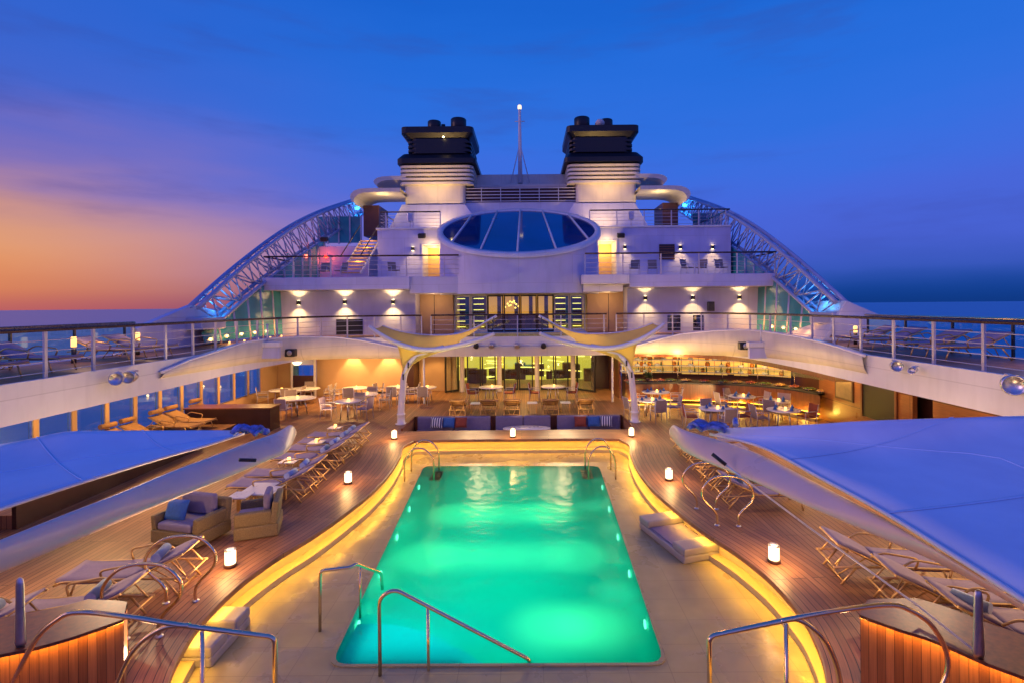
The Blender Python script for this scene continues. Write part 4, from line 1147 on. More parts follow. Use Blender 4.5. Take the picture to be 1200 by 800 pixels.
b0 = MB().lathe([(.035, 0), (.04, .01), (.04, .15), (.015, .2), (.014, .26)], n=12).build('bottle', GLASSB); tag(b0, '', 'bottle', 'bottles on the buffet shelves'); bu = [False]
sl_ = offs(wl, -.26); k = 0
jr0 = MB().lathe([(.07, 0), (.1, .02), (.1, .14), (.07, .17), (.075, .2)], n=14).build('jar', mat('amber_glass_jar', (.45, .16, .02), .15, var=.5)); tag(jr0, '', 'jar', 'jars on the buffet shelves'); jru = [False]
ps0 = MB().lathe([(.08, 0), (.13, .01), (.13, .09), (.1, .10)], n=16).build('plate_stack', PLATE); tag(ps0, '', 'plates', 'plate stacks on the buffet shelves'); psu = [False]
for z, nm in ((1.346, 'lowest'), (1.646, 'middle'), (1.946, 'top')):
    for j in range(16):
        f_ = (j+.3+.4*rnd.random())/16*(len(sl_)-1); i = int(f_); p = sl_[i].lerp(sl_[min(i+1, len(sl_)-1)], f_-i)
        put(b0, bu, (p.x, p.y, z), 'dark bottle standing on the backlit buffet shelves')
        p2 = sl_[i].lerp(sl_[min(i+1, len(sl_)-1)], max(0, f_-i-.5)); put(*((jr0, jru) if j % 2 else (ps0, psu)), (p2.x, p2.y-.05, z), 'amber jar on the backlit buffet shelves' if j % 2 else 'stack of white plates on the backlit buffet shelves'); k += 1
MB_tray = MB().lathe([(.03, 0), (.16, .0), (.2, .05), (.19, .055), (.15, .01), (.03, .01)], n=18, sx=1.4)
tr0 = MB_tray.build('serving_tray', STEEL); tag(tr0, '', 'tray', 'food trays on the buffet'); tru = [False]
fd = []
for mt, nm in ((FOODR, 'dark red'), (FOODG, 'leafy green'), (FOODY, 'golden bread')):
    m = MB()
    for q in range(26):
        a, r = rnd.uniform(0, 2*PI), .17*rnd.random()**.5
        c = (1.3*r*math.cos(a), r*math.sin(a), .03+.1*(1-r/.2)*rnd.random())
        m.lathe([(.01, -.03), (.035, -.015), (.04, .01), (.01, .035)], c, 6)
    o = m.build('food_heap', mt); tag(o, '', 'food', 'food heaps in the buffet trays'); fd.append((o, nm, [False]))
tl = offs(bp, .38)
for j in range(15):
    f_ = (j+.5)/15*(len(tl)-1); i = int(f_); p = tl[i].lerp(tl[min(i+1, len(tl)-1)], f_-i)
    put(tr0, tru, (p.x, p.y, 1.102), f'steel serving tray number {j+1} along the buffet worktop counted from the mast')
    o, nm, fl = fd[j % 3]; put(o, fl, (p.x, p.y, 1.115), f'{nm} food heap in tray number {j+1} along the buffet counted from the mast')
# sneeze guards
sg_ = thing('sneeze_guard', 'glass guard on thin posts above the buffet food', 'guard')
MB().grid([lift(offs(bp, .15), 1.62), lift(offs(bp, .55), 1.74)], False).build('pane', CLEARG, sg_, solid=.01)
for i in range(0, len(bp), 6): p = offs(bp, .35)[i]; MB().bar((p.x, p.y, 1.1), (p.x, p.y, 1.68), .015).build('post', STEEL, sg_)
for q in (.05, .2, .35, .5, .65, .8, .95):
    i = int(q*(len(bp)-1)); p = offs(bp, .5)[i]; lamp('POINT', (p.x, p.y, 2.3), 80, (1, .60, .18), 'buffet_lamp_glow', .12)
plant = MB(); 
for q in range(60):
    a = rnd.uniform(0, 2*PI); e = rnd.uniform(.2, 1.3); r = rnd.uniform(.15, .42); c = Vector((math.cos(a)*math.cos(e), math.sin(a)*math.cos(e), math.sin(e)))*r
    tg = c.cross(Vector((0, 0, 1))).normalized()*.04; plant.add([c*.3, c*.7+tg, c, c*.7-tg], [(0, 1, 2, 3)])
LEAF = mat('dark_leaf', (.02, .045, .012), .6, var=.4)
pp = offs(bp, .3)[5]; pt = thing('potted_plant', 'dark bushy potted plant on the buffet counter near the mast', 'plant', (pp.x, pp.y, 1.1)); o = plant.build('foliage', LEAF, pt); o.location = (0, 0, .15); MB().lathe([(.07, 0), (.1, .16), (.08, .16)], n=14).build('pot', DOORW, pt)
# timber side wall
sw = thing('timber_wall', 'glossy brown timber side wall beyond the buffet', 'wall')
MB().bb((12.35, 15.9, 0), (12.5, 20.9, 2.62)).build('panel', WALLWOOD, sw); MB().bb((12.35, 2, 0), (12.5, 15.1, 2.62)).build('panel', WALLWOOD, sw)
MB().bb((12.4, 15.1, 0), (12.5, 15.9, .9)).build('panel', WALLWOOD, sw); MB().bb((12.35, 20.9, 0), (13.0, 21.0, 2.62)).build('end_panel', WALLWOOD, sw)
MB().bb((12.9, 2, 0), (13.1, 27, 2.62)).build('backing', DOORW, sw)
pf_ = thing('picture', 'small framed picture on the timber wall under three lamps', 'picture', (12.34, 19.3, 1.05)); MB().bb((-.03, -.55, 0), (0, .55, .85)).build('frame', DOORW, pf_); MB().bb((-.036, -.48, .07), (-.031, .48, .78)).build('print', mat('sepia_print', (.22, .17, .09), .5, var=.3, scale=3), pf_)
for i, y in enumerate((18.95, 19.3, 19.65)):
    o = MB().lathe([(.03, .08), (.05, 0), (.04, -.06)], n=12).build('picture_lamp', SCON); o.location = (12.2, y, 2.1); tag(o, ['picture lamp nearest the window in the timber wall', 'middle picture lamp above the framed picture', 'picture lamp nearest the buffet'][i], 'lamp', 'picture lamps on the timber wall'); lamp('POINT', (12.0, y, 2.05), 14, (1, .5, .14), 'picture_glow', .06)
hw = thing('hatch', 'dark open service hatch in the timber wall', 'hatch', (12.33, 17.4, .7)); MB().bb((-.02, -.8, 0), (0, .8, 1.35)).build('opening', BLACK, hw)
f = MB(); f.bb((-.05, -.9, -.06), (-.0, -.8, 1.41)); f.bb((-.05, .8, -.06), (0, .9, 1.41)); f.bb((-.05, -.8, 1.35), (0, .8, 1.41)); f.bb((-.05, -.8, -.06), (0, .8, 0)); f.build('frame', MAHOG, hw)
for y in (13, 16.2): lamp('POINT', (11.2, y, 2.2), 16, (1, .5, .14), 'side_aisle_glow', .1)

# ------------------------------------------------------------------ lamps under the upper deck
for x, y, e in ((-11.8, 13.5, 26), (-11.8, 16.5, 26), (-11.9, 19.5, 30), (-11.3, 22.6, 60), (-8.5, 25.4, 70), (-5.5, 25.5, 40), (0, 26, 50), (7, 25.3, 40), (10.4, 22.4, 45)):
    lamp('AREA', (x, y, 2.55), e*1.9, (1, .54, .17), 'ceiling_lamp_glow', .5, (x, y, 0))

# ------------------------------------------------------------------ shade masts beyond the pool
def ship_x(v, s): return Vector((v.x*s, v.y, v.z))
def quad_sail(e0, e1, nrm, sag, rows=8):
    out = []
    for i in range(len(e0)):
        out.append([])
    g = []
    for j in range(rows+1):
        t_ = j/rows
        g.append([a.lerp(b, t_)+Vector(nrm)*sag*math.sin(PI*t_) for a, b in zip(e0, e1)])
    return g
def mast(s, label):
    def M(x, y, D):
        v = Q(x, y, D); return Vector((s*v.x if s < 0 else -v.x, v.y, v.z)) if False else Vector((v.x if s < 0 else -v.x, v.y, v.z))
    t = thing('shade_mast', label, 'shade sail')
    D0 = 20.6
    foot = P(470, 496, 0); foot.y = D0; 
    pts = [Vector((M(470, 480, D0).x, D0, 0)), M(470, 480, D0), M(472, 455, D0), M(474.5, 437, D0), M(484, 421, D0), M(499, 413, D0), M(520, 407, D0)]
    r = [.14, .14, .125, .12, .12, .12, .10]
    sp = smooth_path(pts, 5); rr = [interp(i/5, list(enumerate(r))) for i in range(len(sp))]
    MB().tube(sp, rr, 16).build('pole', HULLW, t)
    MB().lathe([(.24, 0), (.24, .03), (.16, .06), (.15, .35), (.17, .37), (.17, .42), (.14, .44)], pts[0], 20).build('base_collar', HULLW, t)
    fb = smooth_path([M(432, 382, 20.0), M(445, 391.5, 20.1), M(465, 402, 20.3), M(490, 409, 20.4), M(515, 409, 20.4), M(545, 403, 20.3), M(568, 396, 20.2), M(579, 391, 20.1)], 5)
    rr = [.05+.055*math.sin(PI*(.12+.76*i/(len(fb)-1))) for i in range(len(fb))]
    MB().tube(fb, rr, 14).build('front_boom', HULLW, t)
    rb = smooth_path([M(448, 382, 21.6), M(466, 388, 21.8), M(490, 392, 22), M(515, 393, 22), M(539, 391, 22), M(560, 383, 22), M(572, 376, 22), M(582, 370.5, 22)], 5)
    rr = [.03+.03*i/(len(rb)-1) for i in range(len(rb))]
    MB().tube(rb, rr, 12).build('rear_boom', HULLW, t)
    g = []
    for j in range(9):
        q = j/8; row = [a.lerp(b, q)+Vector((0, 0, -.10*math.sin(PI*q))) for a, b in zip(resample(fb, 30), resample(rb, 30))]
        g.append(resample(row[:max(2, 30-round(9*math.sin(PI*q)**.6))], 30))
    MB().grid(g).build('canopy', SAIL, t, solid=.012)
    # the sleeve of canvas that gathers down on to the pole
    top_ = fb[10:28]; k = len(top_)
    low = [sp[14].lerp(sp[22], i/(k-1))+Vector((0, -.12, 0)) for i in range(k)]
    MB().grid(quad_sail(top_, low, (0, 1, 0), .12, 6)).build('sleeve', SAIL, t, solid=.012)
    sp_ = [rb[-12], fb[-10], fb[-2], rb[-1]]
    for a, b in ((fb[-3], rb[-3]),): MB().bar(a, b, .025).build('spreader', DARK, t)
    for i in (14, 18): MB().bar(sp[i]+Vector((0, -.16, .1)), sp[i]+Vector((0, -.16, -.12)), .03).build('lashing', DARK, t)
    return t
mast(-1, 'curved white mast with spread yellowish shade sail, sunset side of the pool end')
mast(1, 'curved white mast with spread yellowish shade sail, buffet side of the pool end')
for s in (-1, 1):
    lamp('SPOT', (s*3.6, 19.0, 1.2), 130, (1, .80, .22), 'sail_uplight_glow', .1, (s*3.4, 20.9, 3.8), 90, .8)
    for x in (1.9, 3.1, 4.7): lamp('SPOT', (s*x, 21.3, 2.2), 70, (1, .80, .16), 'sail_uplight_glow', .1, (s*x, 21.1, 3.8), 120, 1)

# ------------------------------------------------------------------ big folded awnings in the near corners
def arm(top, bot, z, near, label, s, fab_rows, hem):
    t = thing('folded_awning', label, 'awning')
    tp = [P(x, y, z(i/(len(top)-1))) for i, (x, y) in enumerate(top)]
    bt = [P(x, y, z(i/(len(bot)-1))-(.30 if s < 0 else lerp(.36, .07, i/(len(bot)-1)))) for i, (x, y) in enumerate(bot)]
    tp = smooth_path(tp, 6); bt = smooth_path(bt, 6)
    rows = []
    for a, b in zip(tp, bt):
        c = (a+b)/2; u = (a-b)/2
        v = Vector((0, 0, .05))
        side = Vector((s, 0, 0))*.16
        ring = []
        for k in range(14):
            th = 2*PI*k/14
            ring.append(c+u*math.cos(th)+(v*.9-side*.4)*math.sin(th)*(1 if math.sin(th) < 0 else 1))
        rows.append(ring)
    tip = [rows[0][0].lerp(rows[0][7], .5)]*14
    nose = [(p*.55+tip[0]*.45)+(rows[0][0]-rows[2][0]).normalized()*.08 for p in rows[0]]
    rows = [[p*.02+q*.98 for p, q in zip(nose, [sum(nose, Vector())/14]*14)], nose]+rows
    m = MB().grid(rows, True, True); m.build('arm', ARMSH, t)
    MB().tube([Vector((tp[-1].x, tp[-1].y, 0)), Vector((tp[-1].x, tp[-1].y, tp[-1].z-.1))], .12, 14).build('pole', HULLW, t)
    MB().grid(fab_rows).build('canvas', FABRIC, t, solid=.012)
    for q in (6, 13):
        col = [r[q]+Vector((0, 0, .012)) for r in fab_rows]; col2 = [r[q].lerp(r[q+1], .16)+Vector((0, 0, .014)) for r in fab_rows]
        MB().grid([smooth_path(col, 3), smooth_path(col2, 3)]).build('seam', SEAM, t, solid=.004)
    mid_ = len(fab_rows)//2
    MB().tube([p+Vector((0, 0, .008)) for p in fab_rows[mid_]], .009, 6).build('seam', SEAM, t)
    MB().tube(hem, .022, 10).build('hem', HULLW, t)
    return t, tp, bt
def patch(c0, c1, nrow, f):
    """surface between two curves; f lifts the inside"""
    k = max(len(c0), len(c1)); out = []
    for j in range(nrow+1):
        t_ = j/nrow
        out.append([a.lerp(b, t_)+Vector((0, 0, f(t_, i/(len(c0)-1)))) for i, (a, b) in enumerate(zip(c0, c1))])
    return out
# buffet side
topc = [(792, 498), (807, 505), (860, 520), (900, 536), (945, 559), (1033, 605), (1100, 645), (1200, 708), (1290, 766)]
botc = [(786, 511), (803, 529), (850, 550), (890, 567), (940, 590), (1033, 630), (1105, 662), (1200, 716), (1290, 776)]
inner = resample(smooth_path([P(832, 508, 2.62), P(890, 522, 2.62), P(957, 557, 2.62), P(1033, 598, 2.62), P(1133, 660, 2.62), P(1200, 703, 2.62), P(1290, 762, 2.62)], 5), 22)
outer_ = resample(smooth_path([P(852, 501, 2.78), P(930, 498, 2.9), P(1030, 492, 3.0), P(1200, 487, 2.9), P(1290, 489, 2.85), (9.6, 7.0, 2.6), (9.4, 5.0, 2.5), (9.0, 2.5, 2.5)], 5), 22)
rows = patch(inner, outer_, 12, lambda t_, u: -.13*math.sin(PI*t_)*math.sin(PI*min(1, u+.08)))
arm(topc, botc, lambda u: 2.5, None, 'huge folded blue-lit canvas awning with white arm, buffet side near corner', 1, rows, inner)
# sunset side
topc = [(338, 498), (322, 507), (290, 518), (240, 537), (200, 552), (140, 577), (78, 601), (0, 632), (-90, 668)]
botc = [(346, 510), (337, 528), (312, 540), (260, 562), (200, 586), (140, 611), (78, 638), (0, 671), (-90, 709)]
inner = resample(smooth_path([P(286, 507.5, 2.62), P(240, 522, 2.62), P(200, 533, 2.62), P(130, 554, 2.62), P(70, 573, 2.62), P(0, 596, 2.62), P(-90, 626, 2.62)], 5), 22)
outer_ = resample(smooth_path([P(272, 503.5, 2.7), P(200, 504, 2.8), P(120, 504.5, 2.88), P(75, 505.5, 2.9), P(35, 514, 2.8), P(-5, 521, 2.7), P(-90, 534, 2.6)], 5), 22)
rows = patch(inner, outer_, 12, lambda t_, u: -.10*math.sin(PI*t_)*math.sin(PI*min(1, u+.08)))
arm(topc, botc, lambda u: 2.5, None, 'folded blue-lit canvas awning with white arm, sunset side near corner', -1, rows, inner)
# fittings and stay cable
for x0, lab, pts in ((0, 'crumpled blue lashing bundle on the tip of the buffet side awning', [(808, 500), (822, 503), (835, 499), (850, 501), (862, 496)]), (1, 'crumpled blue lashing bundle on the tip of the sunset side awning', [(275, 506), (288, 503), (298, 507), (308, 504), (314, 508)])):
    m = MB()
    for k in range(9):
        x, y = pts[k % 5]; a = P(x+rnd.uniform(-4, 4), y+rnd.uniform(-2, 2), 2.72); b = P(pts[(k*2+1) % 5][0], pts[(k*2+1) % 5][1]+rnd.uniform(-3, 3), 2.74)
        m.tube(smooth_path([a, a.lerp(b, .5)+Vector((0, 0, rnd.uniform(.02, .1))), b], 4), rnd.uniform(.02, .05), 8)
    tag(m.build('lashing', mat('lashing_cloth_'+('a' if x0 else 'b'), (.16, .22, .5), .7, var=.6, scale=12)), lab, 'lashing')
c0 = P(841, 534, 2.45)+Vector((-.05, -.05, 0)); c1 = P(1077, 710, 1.0)
st_ = thing('stay_cable', 'thin steel stay cable from the awning arm down to the curved bench', 'cable')
MB().tube([c0, c0.lerp(c1, .5)+Vector((0, 0, -.02)), c1, P(1150, 768, .92)], .014, 8).build('wire', WHITE, st_)
MB().bar(c0+Vector((-.05, 0, .05)), c0.lerp(c1, .06), .028).build('shackle', DARK, st_)
fx = P(293, 540, 2.5); o = MB().box((0, 0, 0), (.22, .05, .04), rz=.6, ry=.2).build('cleat', DARK); o.location = fx+Vector((.02, -.1, .05)); tag(o, 'small dark cleat on the arm of the sunset side awning', 'cleat')

# ------------------------------------------------------------------ superstructure
ss = thing('ship_superstructure', 'tiered white and lavender superstructure of the cruise ship below the funnels', 'superstructure')
def X(x, D): return (x-PX)*D/F+CAMX
def Z(y, D): return CAMZ-(y-PY)*D/F
def blk(name, x0, x1, y0, y1, z0, z1, mt=None, bevel=.02):
    return MB().bb((x0, y0, z0), (x1, y1, z1)).build(name, mt or LAV, ss, bevel=bevel)
# storey on the upper deck
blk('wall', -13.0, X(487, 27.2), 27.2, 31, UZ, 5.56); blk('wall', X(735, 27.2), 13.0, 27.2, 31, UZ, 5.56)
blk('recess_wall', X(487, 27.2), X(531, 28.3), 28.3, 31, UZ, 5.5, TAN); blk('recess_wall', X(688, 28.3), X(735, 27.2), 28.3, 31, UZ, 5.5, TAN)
for x in (509, 713): blk('panel_joint', X(x, 28.3)-.015, X(x, 28.3)+.015, 28.285, 28.3, UZ, 5.3, DARK, 0)
# lit openings behind the railing
for x0, x1 in ((394, 425),): blk('louvre_opening', X(x0, 27.2), X(x1, 27.2), 27.17, 27.2, 3.25, 4.05, BLACK, 0)
for x0, x1 in ((782, 797), (812, 824)): blk('window', X(x0, 27.2), X(x1, 27.2), 27.17, 27.2, 3.3, 4.1, SMOKE, 0)
# balcony slabs
def slab(xa, xb, xc, s):
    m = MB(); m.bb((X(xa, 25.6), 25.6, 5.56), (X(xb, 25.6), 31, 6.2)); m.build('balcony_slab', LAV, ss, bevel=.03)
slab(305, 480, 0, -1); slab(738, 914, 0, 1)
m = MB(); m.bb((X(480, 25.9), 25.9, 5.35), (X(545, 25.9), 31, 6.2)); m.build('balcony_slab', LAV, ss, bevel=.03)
m = MB(); m.bb((X(682, 25.4), 25.4, 5.72), (X(738, 25.4), 31, 6.2)); m.bb((X(684, 25.6), 25.75, 5.35), (X(731, 25.6), 31, 5.72)); m.build('balcony_slab', WHITE, ss, bevel=.03)
# second storey, terrace level
for xa, xb, da, db, zt in ((443, 545, 496.5, 516, Z(287, 30)), (680, 857, 700, 722, Z(284, 30))):
    m = MB(); m.bb((X(xa, 30), 30, 6.2), (X(da, 30), 36, 9.2)); m.bb((X(db, 30), 30, 6.2), (X(xb, 30), 36, 9.2)); m.bb((X(da, 30), 30, zt), (X(db, 30), 36, 9.2)); m.build('wall', LAV, ss)
blk('wall', X(368, 32), X(432, 32), 32, 38, 6.2, 8.5, TAN if False else LAV); 
for x0, x1, nm in ((496.5, 516, 'doorway'), (700, 722, 'doorway')):
    blk(nm, X(x0, 30), X(x1, 30), 31.5, 31.6, 6.22, Z(284 if x0 > 600 else 287, 30), TAN, 0)
    lamp('POINT', ((X(x0, 30)+X(x1, 30))/2, 30.9, 8.1), 75, (1, .55, .10), 'lobby_glow', .1)
    f = MB(); z1 = Z(284 if x0 > 600 else 287, 30)
    f.bb((X(x0, 30)-.08, 29.93, 6.2), (X(x0, 30), 30, z1+.08)); f.bb((X(x1, 30), 29.93, 6.2), (X(x1, 30)+.08, 30, z1+.08)); f.bb((X(x0, 30), 29.93, z1), (X(x1, 30), 30, z1+.08)); f.build('door_frame', WHITE, ss)
    lamp('POINT', ((X(x0, 30)+X(x1, 30))/2, 29.6, z1-.1), 40, (1, .6, .18), 'doorway_glow', .1)
m = MB(); m.bb((X(773, 30), 29.96, 7.3), (X(791, 30), 30, 8.2)); m.build('grille', DARK, ss)
for k in range(6): blk('grille_bar', X(773, 30), X(791, 30), 29.93, 29.96, 7.34+k*.14, 7.39+k*.14, MAHOG, 0)
# third level floor and set-back bases
blk('deck_edge', X(441, 29.9), X(858, 29.9), 29.9, 40, 9.2, 9.3, WHITE)
# drum with its oval skylight
cx, cy, cz = X(609, 28), 28.0, (Z(297, 25.1)+Z(247, 30.9))/2
ax = 90*28/600*1.0; ayv = 2.9; azv = (Z(247, 30.9)-Z(297, 25.1))/2
def el(th, k=1.0, dn=0): return Vector((cx+ax*k*math.cos(th), cy+ayv*k*math.sin(th), cz+azv*k*math.sin(th)-dn))
NE = 72
ths = [2*PI*i/NE for i in range(NE)]
m = MB()
ro = [el(t_, 1.06) for t_ in ths]; ri = [el(t_, .985) for t_ in ths]
m.grid([[Vector((p.x, p.y, 5.3)) for p in [el(t_, 1.03) for t_ in ths]], [Vector((p.x, p.y, p.z-.12)) for p in [el(t_, 1.03) for t_ in ths]]], True, True)
m.add([(p.x, p.y, 5.3) for p in [el(t_, 1.03) for t_ in ths]], [list(range(NE))[::-1]])
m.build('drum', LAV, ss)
m = MB(); m.grid([[p-Vector((0, 0, .14)) for p in ro], [p+Vector((0, -.01, .05)) for p in ro], [p+Vector((0, -.02, .07)) for p in ri], [p-Vector((0, 0, .14)) for p in ri]], True, True); m.build('skylight_rim', WHITE, ss)
sk = MB(); sk.add([el(t_, 1.0) for t_ in ths], [list(range(NE))]); SKG = mat('skylight_glass', (.004, .05, .20), .07, var=.3, scale=.5, rvar=.02, spec=.9, coat=.5)
sko = sk.build('skylight', SKG, ss)
for xb, xt in ((534, 548), (568, 580), (608, 610), (650, 639), (688, 672)):
    m = MB()
    def on_plane(x, th_sign):
        # chord end on the ellipse at picture column x
        k = (x-609)/90; k = max(-.97, min(.97, k)); return el(th_sign*math.acos(k), .985)
    a, b = on_plane(xb, -1), on_plane(xt, 1); nrm = Vector((0, -azv, ayv)).normalized()
    m.tube([a+nrm*.03, b+nrm*.03], .055, 8).build('glazing_bar', WHITE, sko)
DOT = emat('reflected_lamp_dot', (.5, .75, 1), 1.2)
# lounge doors on the upper deck
ug = thing('lounge_facade', 'glass doors of the upper lounge under the drum with amber interior', 'glass front')
xs = [531, 546, 554, 571, 590, 609, 628, 647, 664, 672, 687]
xs = [532, 571, 609.5, 649, 686]
xs = [X(x, 28.6) for x in xs]
for a, b in zip(xs, xs[1:]):
    mid_ = (a+b)/2
    for u, v in ((a, mid_), (mid_, b)):
        f = MB(); f.bb((u+.01, 28.55, UZ+.02), (u+.08, 28.65, 5.28)); f.bb((v-.08, 28.55, UZ+.02), (v-.01, 28.65, 5.28)); f.bb((u+.08, 28.55, 5.2), (v-.08, 28.65, 5.28)); f.bb((u+.08, 28.55, UZ+.02), (v-.08, 28.65, UZ+.14))
        fo = f.build('door_frame', WHITE if (a == xs[0] or b == xs[-1]) else DARK, ug)
        MB().bb((u+.08, 28.59, UZ+.14), (v-.08, 28.605, 5.2)).build('pane', CLEARG, fo)
ur = thing('upper_lounge_interior', 'amber lit interior of the upper lounge behind its glass doors', 'interior')
AMB = emat('amber_glow_wall', (.62, .27, .03), 1.0)  # lamplight on the back wall is put in as emission
MB().bb((X(566, 33), 33, UZ), (X(653, 33), 33.1, 5.5)).build('back_wall', AMB, ur)
MB().bb((X(520, 33), 32.6, UZ), (X(572, 33), 32.7, 5.5)).build('side_panel', DOORW, ur); MB().bb((X(647, 33), 32.6, UZ), (X(700, 33), 32.7, 5.5)).build('side_panel', DOORW, ur)
TEALW = mat('teal_wall', (.02, .16, .22), .4)
for x in (549, 667): MB().bb((X(x, 29.5)-.2, 29.6, UZ), (X(x, 29.5)+.2, 29.7, 5.5)).build('teal_column', TEALW, ur)
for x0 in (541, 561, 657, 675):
    for k in range(7): MB().bb((X(x0, 30)-.30, 30, UZ+.25+k*.33), (X(x0, 30)+.30, 30.05, UZ+.29+k*.33)).build('reflection_strip', REFLGLOW, ur)  # glowing strips in place of reflections
for k in range(8): MB().box((X(575+9*k, 31.5), 31.5+.3*(k % 3), UZ+.5), (.5, .5, .9)).build('furniture', DOORW, ur, bevel=.04)
for x in (585, 605, 622, 640): MB().bb((X(x, 32.8)-.12, 32.7, UZ), (X(x, 32.8)+.12, 32.95, 5.5)).build('pillar', DOORW, ur)
p = Q(600, 357, 30.3); o = thing('chandelier', '', 'lamp', p); gl_ = emat('amber_globe', (1, .60, .12), 2.2)
MB().bar((0, 0, .1), (0, 0, .9), .02).build('stem', DARK, o)
for k in range(11):
    a_ = k*2.4; r_ = .09+.028*k; q_ = Vector((r_*math.cos(a_)*1.3, r_*math.sin(a_), .2-.04*k)); MB().lathe([(.01, -.06), (.05, -.03), (.06, .02), (.02, .06)], q_, 10).build('bulb', gl_, o); MB().bar((0, 0, .15), q_, .008, 6).build('arm', DARK, o)
tag(o, 'amber chandelier of small bulbs hanging inside the upper lounge', 'lamp')
lamp('AREA', (0, 30.5, 5.2), 130, (1, .65, .18), 'upper_lounge_glow', 5, (0, 30.5, 0), sy=2)
# sconces ------------------------------------------------------------
sc0 = None
def sconce(x, y, D, lab, up=True, e=70):
    global sc0
    p = Q(x, y, D)
    if sc0 is None:
        sc0 = thing('wall_sconce', lab, 'lamp', (p.x, D, p.z), 0, 'up and down sconces on the superstructure walls')
        MB().bb((-.09, -.14, -.10), (.09, 0, .10)).build('body', DARK, sc0, bevel=.01)
        MB().bb((-.06, -.11, .101), (.06, -.03, .106)).build('upper_lens', SCON, sc0); MB().bb((-.06, -.11, -.106), (.06, -.03, -.101)).build('lower_lens', SCON, sc0)
    else: dup(sc0, (p.x, D, p.z), 0, lab)
    for sg in ((1, -1) if up else (-1,)):
        lamp('SPOT', (p.x, D-.3, p.z+sg*.16), e, (1, .62, .18), 'sconce_glow', .05, (p.x, D-.05, p.z+sg*1.5), 115, 1)
for x, y, nm in ((350.5, 355, 'first'), (404.5, 354, 'second'), (461, 354, 'third')): sconce(x, y, 27.2, f'{nm} sconce from the truss on the lavender wall of the upper deck, sunset side', e=170)
for x, y, nm in ((756, 349.5, 'first'), (811.5, 349, 'second'), (866, 348.5, 'third')): sconce(x, y, 27.2, f'{nm} sconce from the lounge doors on the lavender wall, dark sea side', e=170)
sconce(484, 292, 30, 'sconce beside the lit doorway on the terrace, sunset side', False, 70)
for x, nm in ((732, 'sconce beside the lit doorway on the terrace, dark sea side'), (797, 'sconce between the grille and the outer lamp on the terrace'), (834.5, 'outermost sconce on the terrace wall, dark sea side')): sconce(x, 290, 30, nm, False, 80)
# terrace railings and balcony tops
def rl(pts, lab, **k): railing(pts, lab, **k)
rl([(X(310, 25.75), 30, 6.2), (X(310, 25.75), 25.75, 6.2), (X(538, 25.75), 25.75, 6.2)], 'dark capped railing of the second terrace, sunset side', step=1.9)
rl([(X(686, 25.6), 25.6, 6.2), (X(910, 25.6), 25.6, 6.2), (X(910, 25.6), 30, 6.2)], 'dark capped railing of the second terrace, dark sea side', step=1.9)
rl([(X(447, 30.1), 33, 9.3), (X(447, 30.1), 30.1, 9.3), (X(517, 30.1), 30.1, 9.3)], 'thin railing of the top terrace, sunset side', h=.95, step=1.6)
rl([(X(692, 30.1), 30.1, 9.3), (X(856, 30.1), 30.1, 9.3), (X(856, 30.1), 36, 9.3)], 'thin railing of the top terrace, dark sea side', h=.95, step=1.6)
# terrace chairs and tables seen as small dark furniture
for i, (x, nm) in enumerate(((380, 'first'), (400, 'second'), (462, 'third'), (744, 'fourth'), (765, 'fifth'), (806, 'sixth'), (822, 'seventh'), (846, 'eighth'))):
    p = protos['t']; dup(p, (X(x, 27.6), 27.6, 6.2), .7*math.sin(i*4), f'{nm} small dark terrace chair from the sunset side behind the second terrace railing')
# base blocks of the funnels
for s, xa, xb, xc, xd in ((-1, 452, 572, 470, 545), (1, 652, 765, 674, 747)):
    D = 33.0
    m = MB(); z0, z1 = 9.3, Z(237, D)
    m.add([(X(xa, D), D, z0), (X(xb, D), D, z0), (X(xb, D), D+5, z0), (X(xa, D), D+5, z0), (X(xc, D), D+.5, z1), (X(xd, D), D+.5, z1), (X(xd, D), D+5, z1), (X(xc, D), D+5, z1)],
          [(3, 2, 1, 0), (4, 5, 6, 7), (0, 1, 5, 4), (1, 2, 6, 5), (2, 3, 7, 6), (3, 0, 4, 7)])
    m.build('funnel_plinth', LAV, ss, bevel=.03)
    lamp('SPOT', ((X(xa, D)+X(xb, D))/2-.3*s, D-1.3, 9.45), 420, (1, .60, .16), 'plinth_uplight_glow', .1, ((X(xa, D)+X(xb, D))/2, D+.2, 11.5), 120, .9)
blk('middle_block', X(545, 34), X(676, 34), 34, 38, 9.3, Z(237, 34)-.0, WHITE)
lou = blk('engine_louvre', X(543, 34), X(678, 34), 34.0, 37, Z(237, 34), Z(221, 34), DOORW, 0)
for k in range(5):
    z = lerp(Z(236, 34), Z(221, 34), k/4); MB().bb((X(543, 34), 33.9, z-.02), (X(678, 34), 33.95, z+.02)).build('louvre_bar', WHITE, lou)
for k in range(7):
    x = lerp(X(543, 34), X(678, 34), k/6); MB().bb((x-.02, 33.88, Z(237, 34)), (x+.02, 33.9, Z(220, 34))).build('louvre_post', WHITE, lou)
m = MB(); m.prismX([(36, Z(217, 36)), (36.2, Z(203.5, 36)), (40, Z(203.5, 36)), (40, Z(217, 36))], X(553, 36), X(672, 36)); m.bb((X(540, 35), 34.8, Z(221, 35)), (X(682, 35), 37, Z(217, 35))); m.build('bridge_deck', CREAM, ss, bevel=.05)
